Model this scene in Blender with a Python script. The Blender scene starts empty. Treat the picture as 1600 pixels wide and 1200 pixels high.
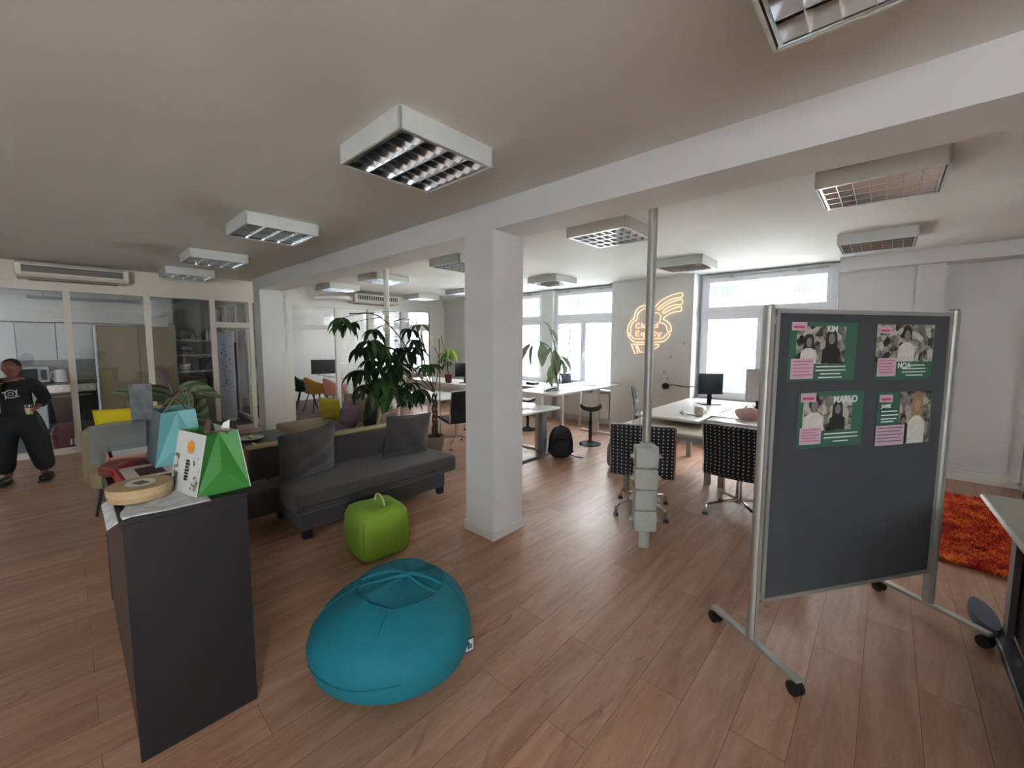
import bpy, bmesh, math, random
from mathutils import Vector, Matrix, Euler
PI = math.pi
random.seed(7)
C = bpy.data.collections.new('scene'); bpy.context.scene.collection.children.link(C)
S = bpy.context.scene

# ------------------------------------------------------------------ camera, light, exposure
cam = bpy.data.cameras.new('camera'); camo = bpy.data.objects.new('camera', cam); C.objects.link(camo)
yaw, pit, rol = math.radians(42.785), math.radians(4.846), math.radians(.089)
fw = Vector((-math.sin(yaw)*math.cos(pit), math.cos(yaw)*math.cos(pit), -math.sin(pit)))
rt = Vector((math.cos(yaw), math.sin(yaw), 0)); up = rt.cross(fw)
r2 = math.cos(rol)*rt + math.sin(rol)*up; u2 = -math.sin(rol)*rt + math.cos(rol)*up
Mx = Matrix((r2, u2, -fw)).transposed().to_4x4(); Mx.translation = (0, 0, 1.6)
camo.matrix_world = Mx
cam.sensor_width = 36; cam.lens = 639.4/1600*36
cam.shift_x = .0036; cam.shift_y = -.0089; cam.clip_start = .02
S.camera = camo
S.view_settings.view_transform = 'Standard'; S.view_settings.look = 'None'
S.view_settings.exposure = 0.3; S.view_settings.gamma = 1; S.view_settings.use_curve_mapping = False
S.cycles.max_bounces = 8; S.cycles.diffuse_bounces = 5; S.cycles.glossy_bounces = 3
S.cycles.transparent_max_bounces = 12; S.cycles.transmission_bounces = 4
S.cycles.caustics_reflective = False; S.cycles.caustics_refractive = False
S.cycles.sample_clamp_indirect = 60
w = bpy.data.worlds.new('sky'); S.world = w; w.use_nodes = True
bg = w.node_tree.nodes['Background']; bg.inputs[0].default_value = (.86, .93, 1.0, 1); bg.inputs[1].default_value = 38.0
sun = bpy.data.lights.new('sun', 'SUN'); sun.energy = 68; sun.angle = .01; sun.color = (1, .98, .95)
suno = bpy.data.objects.new('sun', sun); C.objects.link(suno)
suno.rotation_euler = Vector((.5, .6, -.9)).to_track_quat('-Z', 'Y').to_euler()
def portal(x0, x1, y, z0, z1, inward=-1):
    L = bpy.data.lights.new('daylight_portal', 'AREA'); L.shape = 'RECTANGLE'; L.size = x1-x0; L.size_y = z1-z0
    L.cycles.is_portal = True
    o = bpy.data.objects.new('daylight_portal', L); C.objects.link(o)
    o.location = ((x0+x1)/2, y, (z0+z1)/2); o.rotation_euler = (PI/2*(-inward)*-1, 0, 0) if inward > 0 else (-PI/2, 0, 0)
for a in ((-2.2, -.5), (-5.08, -3.62), (-6.85, -5.3), (-10.4, -9.0), (-12.2, -10.6)): portal(a[0], a[1], 7.02, .7, 2.62, -1)
portal(.6, 2.4, -3.62, .9, 2.4, 1); portal(2.9, 4.7, -3.62, .9, 2.4, 1); portal(-10.8, -9, -3.62, .9, 2.4, 1)
L = bpy.data.lights.new('daylight_portal', 'AREA'); L.shape = 'RECTANGLE'; L.size = 1.5; L.size_y = 1.4; L.cycles.is_portal = True
po_ = bpy.data.objects.new('daylight_portal', L); C.objects.link(po_); po_.location = (5.02, -2.8, 1.65); po_.rotation_euler = (0, PI/2, 0)

# ------------------------------------------------------------------ helpers
def lin(h):
    h = h.lstrip('#'); c = [int(h[i:i+2], 16)/255 for i in (0, 2, 4)]
    return tuple(x/12.92 if x <= .04045 else ((x+.055)/1.055)**2.4 for x in c)
MATS = {}
def mat(name, col, rough=.6, metal=0., var=.06, scale=8., bump=0., bscale=120., emit=0., sheen=0., spec=.5, trans=0.):
    if name in MATS: return MATS[name]
    m = bpy.data.materials.new(name); m.use_nodes = True; nt = m.node_tree; b = nt.nodes['Principled BSDF']
    c = lin(col) if isinstance(col, str) else col
    b.inputs['Roughness'].default_value = rough; b.inputs['Metallic'].default_value = metal
    b.inputs['Specular IOR Level'].default_value = spec
    if sheen: b.inputs['Sheen Weight'].default_value = sheen
    tc = nt.nodes.new('ShaderNodeTexCoord'); n = nt.nodes.new('ShaderNodeTexNoise'); n.inputs['Scale'].default_value = scale
    n.inputs['Detail'].default_value = 3
    nt.links.new(tc.outputs['Object'], n.inputs['Vector'])
    r = nt.nodes.new('ShaderNodeValToRGB'); r.color_ramp.elements[0].position = .3; r.color_ramp.elements[1].position = .7
    r.color_ramp.elements[0].color = tuple(x*(1-var) for x in c)+(1,); r.color_ramp.elements[1].color = tuple(min(1, x*(1+var)) for x in c)+(1,)
    nt.links.new(n.outputs[0], r.inputs[0]); nt.links.new(r.outputs[0], b.inputs['Base Color'])
    if bump:
        n2 = nt.nodes.new('ShaderNodeTexNoise'); n2.inputs['Scale'].default_value = bscale
        nt.links.new(tc.outputs['Object'], n2.inputs['Vector'])
        bp = nt.nodes.new('ShaderNodeBump'); bp.inputs['Strength'].default_value = bump; bp.inputs['Distance'].default_value = .01
        nt.links.new(n2.outputs[0], bp.inputs['Height']); nt.links.new(bp.outputs[0], b.inputs['Normal'])
    if emit:
        b.inputs['Emission Color'].default_value = c+(1,); b.inputs['Emission Strength'].default_value = emit
    MATS[name] = m
    return m
def glassmat(name, tint=(1, 1, 1), refl=.06, rough=0., opac=0., ocol=(.8, .85, .85)):
    m = bpy.data.materials.new(name); m.use_nodes = True; nt = m.node_tree; nt.nodes.clear()
    out = nt.nodes.new('ShaderNodeOutputMaterial'); t = nt.nodes.new('ShaderNodeBsdfTransparent'); t.inputs[0].default_value = tint+(1,)
    g = nt.nodes.new('ShaderNodeBsdfGlossy'); g.inputs['Roughness'].default_value = rough
    fr = nt.nodes.new('ShaderNodeLayerWeight'); fr.inputs[0].default_value = .25
    mu = nt.nodes.new('ShaderNodeMath'); mu.operation = 'MULTIPLY_ADD'; mu.inputs[1].default_value = .5; mu.inputs[2].default_value = refl
    nt.links.new(fr.outputs['Fresnel'], mu.inputs[0]); mu.use_clamp = True
    mx = nt.nodes.new('ShaderNodeMixShader'); nt.links.new(mu.outputs[0], mx.inputs[0]); nt.links.new(t.outputs[0], mx.inputs[1]); nt.links.new(g.outputs[0], mx.inputs[2])
    last = mx
    if opac:
        d = nt.nodes.new('ShaderNodeBsdfDiffuse'); d.inputs[0].default_value = ocol+(1,)
        m2 = nt.nodes.new('ShaderNodeMixShader'); m2.inputs[0].default_value = opac
        nt.links.new(mx.outputs[0], m2.inputs[1]); nt.links.new(d.outputs[0], m2.inputs[2]); last = m2
    nt.links.new(last.outputs[0], out.inputs[0]); MATS[name] = m
    return m

class B:
    """collects shapes in one bmesh"""
    def __init__(s): s.bm = bmesh.new()
    def _add(s, verts, faces, M=None):
        vs = [s.bm.verts.new((M @ Vector(v)) if M else v) for v in verts]
        for f in faces:
            try: s.bm.faces.new([vs[i] for i in f])
            except ValueError: pass
        return vs
    def box(s, x0, x1, y0, y1, z0, z1, M=None, bev=0):
        v = [(x, y, z) for x in (x0, x1) for y in (y0, y1) for z in (z0, z1)]
        f = [(0, 1, 3, 2), (4, 6, 7, 5), (0, 4, 5, 1), (2, 3, 7, 6), (0, 2, 6, 4), (1, 5, 7, 3)]
        if bev:
            t = bmesh.new(); vs = [t.verts.new(q) for q in v]
            for q in f: t.faces.new([vs[i] for i in q])
            bmesh.ops.bevel(t, geom=t.edges[:], offset=bev, segments=3, affect='EDGES', profile=.5)
            t.verts.ensure_lookup_table(); t.verts.index_update()
            s._add([u.co.copy() for u in t.verts], [[u.index for u in q.verts] for q in t.faces], M); t.free()
        else: s._add(v, f, M)
        return s
    def tube(s, pts, r, n=8, caps=True, M=None):
        pts = [Vector(p) for p in pts]; rs = r if isinstance(r, (list, tuple)) else [r]*len(pts)
        rings = []; prev = None
        for i, p in enumerate(pts):
            a = pts[max(0, i-1)]; b = pts[min(len(pts)-1, i+1)]; t = (b-a)
            if t.length < 1e-9: t = Vector((0, 0, 1))
            t.normalize()
            if prev is None:
                q = Vector((0, 0, 1)) if abs(t.z) < .9 else Vector((1, 0, 0)); u = t.cross(q).normalized()
            else:
                u = (prev - t*prev.dot(t));
                u = u.normalized() if u.length > 1e-6 else t.orthogonal().normalized()
            prev = u; v = t.cross(u)
            rings.append([p+(u*math.cos(2*PI*k/n)+v*math.sin(2*PI*k/n))*rs[i] for k in range(n)])
        vs = [c for R in rings for c in R]; f = []
        for i in range(len(pts)-1):
            for k in range(n): f.append((i*n+k, i*n+(k+1) % n, (i+1)*n+(k+1) % n, (i+1)*n+k))
        if caps: f.append(tuple(range(n))[::-1]); f.append(tuple((len(pts)-1)*n+k for k in range(n)))
        s._add(vs, f, M); return s
    def cyl(s, x, y, z0, z1, r, r1=None, n=20, M=None): return s.tube([(x, y, z0), (x, y, z1)], [r, r if r1 is None else r1], n, True, M)
    def lathe(s, prof, n=24, M=None, sx=1, sy=1):
        vs = [(r*math.cos(2*PI*k/n)*sx, r*math.sin(2*PI*k/n)*sy, z) for r, z in prof for k in range(n)]; f = []
        for i in range(len(prof)-1):
            for k in range(n): f.append((i*n+k, i*n+(k+1) % n, (i+1)*n+(k+1) % n, (i+1)*n+k))
        f.append(tuple(range(n))[::-1]); f.append(tuple((len(prof)-1)*n+k for k in range(n)))
        s._add(vs, f, M); return s
    def prism(s, poly, h, M=None):
        """polygon in XY extruded along +Z by h"""
        n = len(poly); vs = [(x, y, 0) for x, y in poly]+[(x, y, h) for x, y in poly]
        f = [tuple(range(n))[::-1], tuple(range(n, 2*n))]+[(i, (i+1) % n, n+(i+1) % n, n+i) for i in range(n)]
        s._add(vs, f, M); return s
    def ell(s, c, r, n=16, m=10, e=1., M=None, fn=None):
        """super-ellipsoid; e<1 gives a boxier shape"""
        vs = []; sg = lambda v: math.copysign(abs(v)**e, v)
        for i in range(m+1):
            t = -PI/2+PI*i/m
            for k in range(n):
                a = 2*PI*k/n; p = Vector((sg(math.cos(t))*sg(math.cos(a))*r[0], sg(math.cos(t))*sg(math.sin(a))*r[1], sg(math.sin(t))*r[2]))
                if fn: p = fn(p)
                vs.append(p+Vector(c))
        f = [(i*n+k, i*n+(k+1) % n, (i+1)*n+(k+1) % n, (i+1)*n+k) for i in range(m) for k in range(n)]
        s._add(vs, f, M); return s
    def grid(s, fn, nu, nv, thick=0, M=None):
        """surface fn(u,v) with u,v in 0..1, optional thickness along -normal"""
        P = [[Vector(fn(i/nu, j/nv)) for j in range(nv+1)] for i in range(nu+1)]
        vs = [p for R in P for p in R]; q = lambda i, j: i*(nv+1)+j
        f = [(q(i, j), q(i+1, j), q(i+1, j+1), q(i, j+1)) for i in range(nu) for j in range(nv)]
        if thick:
            N = []
            for i in range(nu+1):
                for j in range(nv+1):
                    a = P[min(i+1, nu)][j]-P[max(i-1, 0)][j]; b = P[i][min(j+1, nv)]-P[i][max(j-1, 0)]; c = a.cross(b)
                    N.append(c.normalized() if c.length > 1e-9 else Vector((0, 0, 1)))
            o = len(vs); vs += [p-nn*thick for p, nn in zip(vs[:], N)]
            f += [tuple(o+k for k in g)[::-1] for g in f[:]]
            ring = [q(i, 0) for i in range(nu+1)]+[q(nu, j) for j in range(1, nv+1)]+[q(i, nv) for i in range(nu-1, -1, -1)]+[q(0, j) for j in range(nv-1, 0, -1)]
            for a, b in zip(ring, ring[1:]+ring[:1]): f.append((b, a, o+a, o+b))
        s._add(vs, f, M); return s
    def build(s, name, m, parent=None, smooth=False, loc=None, label=None, stuff=False):
        bmesh.ops.remove_doubles(s.bm, verts=s.bm.verts[:], dist=1e-5)
        bmesh.ops.recalc_face_normals(s.bm, faces=s.bm.faces[:])
        me = bpy.data.meshes.new(name); s.bm.to_mesh(me); s.bm.free(); me.materials.append(m)
        if smooth:
            me.polygons.foreach_set('use_smooth', [True]*len(me.polygons))
            if smooth != 'all':
                try: me.set_sharp_from_angle(angle=math.radians(40))
                except Exception: pass
        o = bpy.data.objects.new(name, me); C.objects.link(o)
        if parent: o.parent = parent
        if loc: o.location = loc
        if label: o['label'] = label
        if stuff: o['kind'] = 'stuff'
        return o
def thing(name, label, cat, loc=(0, 0, 0), rz=0, group=None):
    o = bpy.data.objects.new(name, None); C.objects.link(o); o.empty_display_size = .1
    o.location = loc; o.rotation_euler = (0, 0, rz); o['label'] = label; o['category'] = cat
    if group: o['group'] = group
    return o
def tag(o, label, cat, group=None):
    o['label'] = label; o['category'] = cat
    if group: o['group'] = group
    return o
def struct(o): o['kind'] = 'structure'; return o
def dup(root, loc=None, rz=None, label=None, group=None):
    def rec(o, par):
        c = o.copy(); C.objects.link(c)
        if par: c.parent = par
        for ch in kids.get(o.name, []): rec(ch, c)
        return c
    kids = {}
    for o in C.objects:
        if o.parent: kids.setdefault(o.parent.name, []).append(o)
    r = rec(root, None)
    if loc is not None: r.location = loc
    if rz is not None: r.rotation_euler = (0, 0, rz)
    if label: r['label'] = label
    if group: r['group'] = group
    return r
def T(x=0, y=0, z=0, rz=0, rx=0, ry=0, s=1):
    return Matrix.Translation((x, y, z)) @ Euler((rx, ry, rz)).to_matrix().to_4x4() @ Matrix.Scale(s, 4)
def bez(a, b, c, n=10):
    a, b, c = Vector(a), Vector(b), Vector(c)
    return [a*(1-t)**2+b*2*t*(1-t)+c*t*t for t in [i/n for i in range(n+1)]]
def smoothpath(pts, n=6):
    P = [Vector(p) for p in pts]; P = [P[0]*2-P[1]]+P+[P[-1]*2-P[-2]]; out = []
    for i in range(1, len(P)-2):
        for k in range(n):
            t = k/n; p0, p1, p2, p3 = P[i-1:i+3]
            out.append(.5*((2*p1)+(p2-p0)*t+(2*p0-5*p1+4*p2-p3)*t*t+(3*p1-p0-3*p2+p3)*t**3))
    out.append(P[-2]); return out
def textmesh(body, size, name, m, parent, M, ext=.0006, sx=1.):
    cu = bpy.data.curves.new('t', 'FONT'); cu.body = body; cu.size = size; cu.extrude = ext; cu.offset = .032*size; cu.align_x = 'LEFT'
    o = bpy.data.objects.new('t', cu); C.objects.link(o)
    bpy.context.view_layer.update()
    me = bpy.data.meshes.new_from_object(o.evaluated_get(bpy.context.evaluated_depsgraph_get()))
    bpy.data.objects.remove(o); bpy.data.curves.remove(cu)
    me.transform(M @ Matrix.Diagonal((sx, 1, 1, 1))); me.materials.clear(); me.materials.append(m)
    r = bpy.data.objects.new(name, me); C.objects.link(r); r.parent = parent
    return r

# ------------------------------------------------------------------ materials
WALL = mat('wall_paint', '#d6d6d3', .85, var=.02, scale=3, bump=.08, bscale=260)
CEIL = mat('ceiling_paint', '#dfe2dd', .9, var=.02, scale=1.5, bump=.05, bscale=200)
TRIM = mat('white_trim', '#dcdad2', .45, var=.02)
CREAM = mat('cream_frame_paint', '#d8d0c2', .45, var=.02)
PVC = mat('window_pvc', '#e2e4ea', .35, var=.02)
WHITE = mat('white_plastic', '#e4e4e0', .4, var=.02)
LAMPW = mat('lamp_housing_white', '#cfd2cc', .5, var=.02)
DESKW = mat('desk_white', '#e4e2de', .3, var=.02, scale=3)
DESKB = mat('desk_pale_wood', '#d9cfb9', .4, var=.04, scale=6)
STEEL = mat('brushed_steel', '#b9b7b2', .28, 1., var=.05)
ALU = mat('aluminium', '#b2b1aa', .5, .55, var=.04)
CHROME = mat('chrome', '#d8d8d8', .08, 1., var=.01)
DARKM = mat('dark_metal', '#3c3d40', .4, .7, var=.05)
BLACK = mat('black_plastic', '#17181a', .45, var=.1)
BLACKL = mat('black_laminate', '#121012', .55, var=.05)
SCREEN = mat('screen_glass', '#1c2029', .12, var=.05)
LOUV = mat('mirror_louvre', '#ccd3d8', .2, 1., var=.01)
TUBE = mat('fluorescent_tube', '#e9e9e4', .35, var=.01)
GREYF = mat('grey_fabric', '#423e3d', .95, var=.16, scale=90, bump=.35, bscale=500, sheen=.2)
KHAKI = mat('khaki_fabric', '#a08c5e', .95, var=.07, scale=60, bump=.25, bscale=400, sheen=.2)
GLASS = glassmat('pane_glass')
WGLASS = glassmat('window_glass', (.97, .98, 1), .03)
LEAFD = None

# floor: laminate planks running along Y
def floor_mat(name, c1, c2, rough, carpet=False):
    m = bpy.data.materials.new(name); m.use_nodes = True; nt = m.node_tree; b = nt.nodes['Principled BSDF']; N = nt.nodes.new; Lk = nt.links.new
    tc = N('ShaderNodeTexCoord'); mp = N('ShaderNodeMapping'); mp.inputs['Rotation'].default_value = (0, 0, PI/2)
    Lk(tc.outputs['Object'], mp.inputs[0])
    br = N('ShaderNodeTexBrick'); br.offset = .37; br.offset_frequency = 2; br.squash = 1
    br.inputs['Scale'].default_value = 1; br.inputs['Brick Width'].default_value = 1.29; br.inputs['Row Height'].default_value = .194
    br.inputs['Mortar Size'].default_value = .0016; br.inputs['Mortar Smooth'].default_value = .2; br.inputs['Bias'].default_value = 0
    br.inputs['Color1'].default_value = (.2, .2, .2, 1); br.inputs['Color2'].default_value = (.8, .8, .8, 1); br.inputs['Mortar'].default_value = (.5, .5, .5, 1)
    Lk(mp.outputs[0], br.inputs['Vector'])
    # grain: noise stretched along the plank
    mg = N('ShaderNodeMapping'); mg.inputs['Scale'].default_value = (9, 1.1, 1); Lk(tc.outputs['Object'], mg.inputs[0])
    ad = N('ShaderNodeVectorMath'); ad.operation = 'ADD'; sc = N('ShaderNodeVectorMath'); sc.operation = 'SCALE'; sc.inputs['Scale'].default_value = 9
    Lk(br.outputs['Color'], sc.inputs[0]); Lk(mg.outputs[0], ad.inputs[0]); Lk(sc.outputs[0], ad.inputs[1])
    n = N('ShaderNodeTexNoise'); n.inputs['Scale'].default_value = 1.3; n.inputs['Detail'].default_value = 7; n.inputs['Roughness'].default_value = .62; n.inputs['Distortion'].default_value = .6
    Lk(ad.outputs[0], n.inputs['Vector'])
    n3 = N('ShaderNodeTexNoise'); n3.inputs['Scale'].default_value = 14; n3.inputs['Detail'].default_value = 4; Lk(ad.outputs[0], n3.inputs['Vector'])
    r = N('ShaderNodeValToRGB'); e = r.color_ramp.elements; e[0].position = .28; e[1].position = .62
    e[0].color = lin(c1)+(1,); e[1].color = lin(c2)+(1,)
    Lk(n.outputs[0], r.inputs[0])
    mx = N('ShaderNodeMixRGB'); mx.blend_type = 'MULTIPLY'; mx.inputs[0].default_value = .35; Lk(r.outputs[0], mx.inputs[1]); Lk(n3.outputs[0], mx.inputs[2])
    mv = N('ShaderNodeMixRGB'); mv.blend_type = 'OVERLAY'; mv.inputs[0].default_value = .14; Lk(mx.outputs[0], mv.inputs[1]); Lk(br.outputs['Color'], mv.inputs[2])
    md = N('ShaderNodeMixRGB'); md.blend_type = 'MULTIPLY'; md.inputs[2].default_value = (.45, .4, .36, 1); Lk(br.outputs['Fac'], md.inputs[0]); Lk(mv.outputs[0], md.inputs[1])
    mk_ = N('ShaderNodeMapping'); mk_.inputs['Scale'].default_value = (5.5, 1.6, 1); Lk(tc.outputs['Object'], mk_.inputs[0])
    n4 = N('ShaderNodeTexNoise'); n4.inputs['Scale'].default_value = 1.9; n4.inputs['Detail'].default_value = 3; n4.inputs['Distortion'].default_value = 1.2; Lk(mk_.outputs[0], n4.inputs['Vector'])
    r4 = N('ShaderNodeValToRGB'); r4.color_ramp.elements[0].position = .66; r4.color_ramp.elements[1].position = .80; r4.color_ramp.elements[0].color = (1, 1, 1, 1); r4.color_ramp.elements[1].color = (.5, .44, .4, 1); Lk(n4.outputs[0], r4.inputs[0])
    mq = N('ShaderNodeMixRGB'); mq.blend_type = 'MULTIPLY'; mq.inputs[0].default_value = 1; Lk(md.outputs[0], mq.inputs[1]); Lk(r4.outputs[0], mq.inputs[2])
    Lk(mq.outputs[0], b.inputs['Base Color']); b.inputs['Roughness'].default_value = rough
    rr = N('ShaderNodeMapRange'); rr.inputs[3].default_value = rough-.05; rr.inputs[4].default_value = rough+.12; Lk(n3.outputs[0], rr.inputs[0]); Lk(rr.outputs[0], b.inputs['Roughness'])
    bp = N('ShaderNodeBump'); bp.inputs['Strength'].default_value = .25; bp.inputs['Distance'].default_value = .002; bp.invert = True
    Lk(br.outputs['Fac'], bp.inputs['Height']); Lk(bp.outputs[0], b.inputs['Normal'])
    return m
FLOOR = floor_mat('laminate', '#b0805f', '#cfa386', .34)
FLOORM = mat('meeting_carpet', '#6c5a56', .8, var=.1, scale=30)
FLOORK = mat('kitchen_vinyl', '#54585a', .4, var=.08, scale=5)

# ------------------------------------------------------------------ setting
ZC, ZB, XP, YW = 2.63, 2.43, -8.4, 6.62
struct(B().box(XP, 5, -3.6, 7.2, -.15, 0).build('floor', FLOOR))
struct(B().box(-13, XP, 2.45, 7.2, -.15, 0).build('floor', FLOORM))
struct(B().box(-13, XP, -3.6, 2.45, -.15, 0).build('floor', FLOORK))
struct(B().box(-13.2, 5.2, -3.8, 7.25, ZC, ZC+.3).build('ceiling', CEIL))
def wall_open(name, x0, x1, y0, y1, holes, z0=0, z1=ZC, m=WALL, axis='x'):
    """wall box with rectangular openings (a,b,za,zb) along x"""
    b = B(); cur = x0
    for a, c, za, zb in sorted(holes):
        b.box(cur, a, y0, y1, z0, z1)
        if za > z0: b.box(a, c, y0, y1, z0, za)
        if zb < z1: b.box(a, c, y0, y1, zb, z1)
        cur = c
    b.box(cur, x1, y0, y1, z0, z1)
    return struct(b.build(name, m))
WIN = [(-2.2, -.52, .70, 2.6), (-5.08, -3.66, .70, 2.6), (-6.85, -5.34, .70, 2.6), (-10.4, -9.02, .70, 2.5), (-12.2, -10.8, .70, 2.5)]
wall_open('wall_window_side', -13, 5, 6.95, 7.25, WIN)
# piers standing proud of the window recesses
pb = B()
for a, b_ in ((-3.62, -2.24), (-9.0, -6.95), (-13, -12.3), (-10.75, -10.42)): pb.box(a, b_, YW, 6.96, 0, ZC)
pb.box(-5.34, -5.06, 6.80, 6.96, 0, ZC)
struct(pb.build('wall_window_piers', WALL))
pr = B().box(-.50, 5, YW, 6.96, 2.47, ZC).box(.2, .43, 6.74, 6.96, 0, 2.48)
pr.box(-.50, .2, 6.80, 6.96, 0, 2.48)
struct(pr.build('wall_right_soffit', WALL))
struct(B().box(-13, 5, -3.8, -3.6, 0, .9).box(-13, -10.8, -3.8, -3.6, .9, ZC).box(-10.8, -9, -3.8, -3.6, 2.4, ZC).box(-9, .6, -3.8, -3.6, .9, ZC).box(.6, 5, -3.8, -3.6, 2.4, ZC).box(2.4, 2.9, -3.8, -3.6, .9, 2.4).box(4.7, 5, -3.8, -3.6, .9, 2.4).build('wall_back', WALL))
struct(B().box(5, 5.2, -3.8, -3.5, 0, ZC).box(5, 5.2, -2.1, 7.25, 0, ZC).box(5, 5.2, -3.5, -2.1, 0, .9).box(5, 5.2, -3.5, -2.1, 2.4, ZC).build('wall_right', WALL))
struct(B().box(5.08, 5.15, -3.5, -2.1, .9, .97).box(5.08, 5.15, -3.5, -2.1, 2.33, 2.4).box(5.08, 5.15, -3.5, -3.44, .9, 2.4).box(5.08, 5.15, -2.16, -2.1, .9, 2.4).build('window_9', PVC))
struct(B().box(-13.2, -13, -3.8, 7.25, 0, ZC).build('wall_left', WALL))
struct(B().box(-8.0, 5, 2.23, 2.58, ZB, ZC).build('ceiling_beam', WALL))
struct(B().box(-2.545, -2.225, 2.23, 2.58, 0, ZB).build('column', WALL))
struct(B().box(-2.56, -2.21, 2.215, 2.595, 0, .085, bev=.006).build('trim_1', TRIM))
struct(B().box(-7.98, -7.66, 2.23, 2.58, 0, ZB).build('column', WALL))
struct(B().box(.43, 5, 6.90, 6.955, 0, .09).box(.43, 5, 6.92, 6.955, .09, .12).build('baseboard_right', TRIM))
struct(B().box(-3.62, -2.24, 6.60, 6.63, 0, .09).box(-9.0, -6.95, 6.60, 6.63, 0, .09).box(-6.95, -3.62, 6.925, 6.955, 0, .09).build('baseboard_window_side', TRIM))

def window(n, x0, x1, z0, z1, zt=2.02, y=6.89):
    """frame, transom with top light, two casements below, sill"""
    f = B(); t = .055
    f.box(x0, x1, y, y+.07, z0, z0+t).box(x0, x1, y, y+.07, z1-t, z1).box(x0+.001, x0+t, y+.002, y+.068, z0+.002, z1-.002).box(x1-t, x1-.001, y+.002, y+.068, z0+.002, z1-.002)
    f.box(x0+.003, x1-.003, y-.01, y+.066, zt-.035, zt+.035)
    o = struct(f.build('window_%d' % n, PVC)); xm = (x0+x1)/2
    top = B(); s = .06
    def sash(bb, a, b_, c, d):
        bb.box(a, b_, y-.025, y+.05, c, c+s).box(a, b_, y-.025, y+.05, d-s, d).box(a+.002, a+s, y-.023, y+.048, c+.002, d-.002).box(b_-s, b_-.002, y-.023, y+.048, c+.002, d-.002)
        return bb
    sash(top, x0+t, x1-t, zt+.035, z1-t).build('top_sash', PVC, o)
    sash(B(), x0+t, xm, z0+t, zt-.035).build('casement', PVC, o)
    sash(B(), xm, x1-t, z0+t, zt-.035).build('casement', PVC, o)
    B().box(x0+t+s, x1-t-s, y+.01, y+.018, zt+.035+s, z1-t-s).build('pane', WGLASS, o)
    B().box(x0+t+s, xm-s, y+.01, y+.018, z0+t+s, zt-.035-s).build('pane', WGLASS, o)
    B().box(xm+s, x1-t-s, y+.01, y+.018, z0+t+s, zt-.035-s).build('pane', WGLASS, o)
    h = B().box(xm+.015, xm+.045, y-.04, y-.025, 1.25, 1.39).tube([(xm+.03, y-.04, 1.35), (xm+.03, y-.07, 1.35), (xm+.03, y-.075, 1.24)], .009)
    h.build('window_handle', WHITE, o)
    B().box(x0-.02, x1+.02, 6.70, 6.90, z0-.05, z0-.015, bev=.008).build('window_sill', TRIM, o)
    op = B().tube([(x0+.1, y-.03, z1-.03), (x1-.1, y-.03, z1-.03)], .007, 6)
    for k in (.25, .75): op.box(x0+(x1-x0)*k-.03, x0+(x1-x0)*k+.03, y-.045, y-.02, z1-.05, z1-.015)
    op.build('top_opener_rod', ALU, o)
    return o
for i, (a, b_, c, d) in enumerate(WIN): window(i+1, a, b_, c, d, 2.02 if i < 3 else 1.95)
for i, (a, b_) in enumerate(((.6, 2.4), (2.9, 4.7), (-10.8, -9))):
    f = B().box(a, b_, -3.75, -3.68, .9, .97).box(a, b_, -3.75, -3.68, 2.33, 2.4).box(a, a+.06, -3.75, -3.68, .9, 2.4).box(b_-.06, b_, -3.75, -3.68, .9, 2.4).box((a+b_)/2-.05, (a+b_)/2+.05, -3.75, -3.68, .9, 2.4)
    struct(f.build('window_%d' % (6+i), PVC))
# box for cable duct / radiator panels under the two nearer windows
for i, (a, b_) in enumerate(((-4.95, -3.75), (-6.7, -5.45))):
    r = thing('radiator', ('white flat panel radiator under the window behind the standing stool', 'white flat panel radiator under the window left of the narrow pier')[i], 'radiator', ((a+b_)/2, 6.86, 0))
    h = (b_-a)/2
    B().box(-h, h, -.05, .05, .12, .6, bev=.01).build('panel', TRIM, r)
    vb = B()
    for k in range(24): vb.box(-h+.04+k*(2*h-.08)/24, -h+.06+k*(2*h-.08)/24, -.052, .04, .602, .612)
    vb.build('top_grille', WHITE, r)
    B().tube([(h+.02, -.02, .5), (h+.05, -.02, .5), (h+.05, -.02, 0)], .009).build('pipe', TRIM, r)

# glass partition between the office, the kitchen and the meeting room
px0, px1 = XP-.035, XP+.035
fr = B()
fr.box(px0, px1, -3.6, 2.4, 2.26, 2.38)
fr.box(XP-.06, XP, -3.6, 2.4, 2.38, ZC)
fr.box(px0, px1, -3.6, 2.23, 0, .08)
for yy in (-3.3, -2.4, -1.6, -.80, .05, .89, 1.72): fr.box(px0, px1, yy-.035, yy+.035, .08, 2.26)
fr.box(px0, px1, 2.25, 2.31, 0, 2.26)
fr.box(px0-.01, px1+.01, 1.755, 2.25, 1.81, 1.90)
struct(fr.build('partition_frame', CREAM))
fr = B()
fr.box(px0, px1, 2.4, 6.62, 2.26, 2.38)
fr.box(XP-.06, XP, 2.4, 6.62, 2.38, ZC)
fr.box(px0, px1+.02, 2.58, 2.96, 0, 2.26)
fr.box(px0, px1, 2.96, 3.85, 1.81, 1.90).box(px0, px1, 3.80, 3.88, 0, 2.26).box(px0, px1, 4.52, 4.66, 0, 2.26).box(px0, px1, 5.36, 5.46, 0, 2.26).box(px0, px1, 6.17, 6.62, 0, 2.26)
fr.box(px0, px1, 4.66, 6.62, 0, .10).box(px0, px1, 3.88, 4.52, 0, .1)
struct(fr.build('partition_frame', TRIM))
gl = B()
for a, b_ in ((-3.3, -2.4), (-2.4, -1.6), (-1.6, -.8), (-.8, .05), (.05, .89), (.89, 1.72)): gl.box(XP-.004, XP+.004, a+.035, b_-.035, .08, 2.26)
gl.box(XP-.004, XP+.004, 1.755, 2.25, 1.90, 2.26)
struct(gl.build('partition_glass', GLASS))
gl = B()
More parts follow.
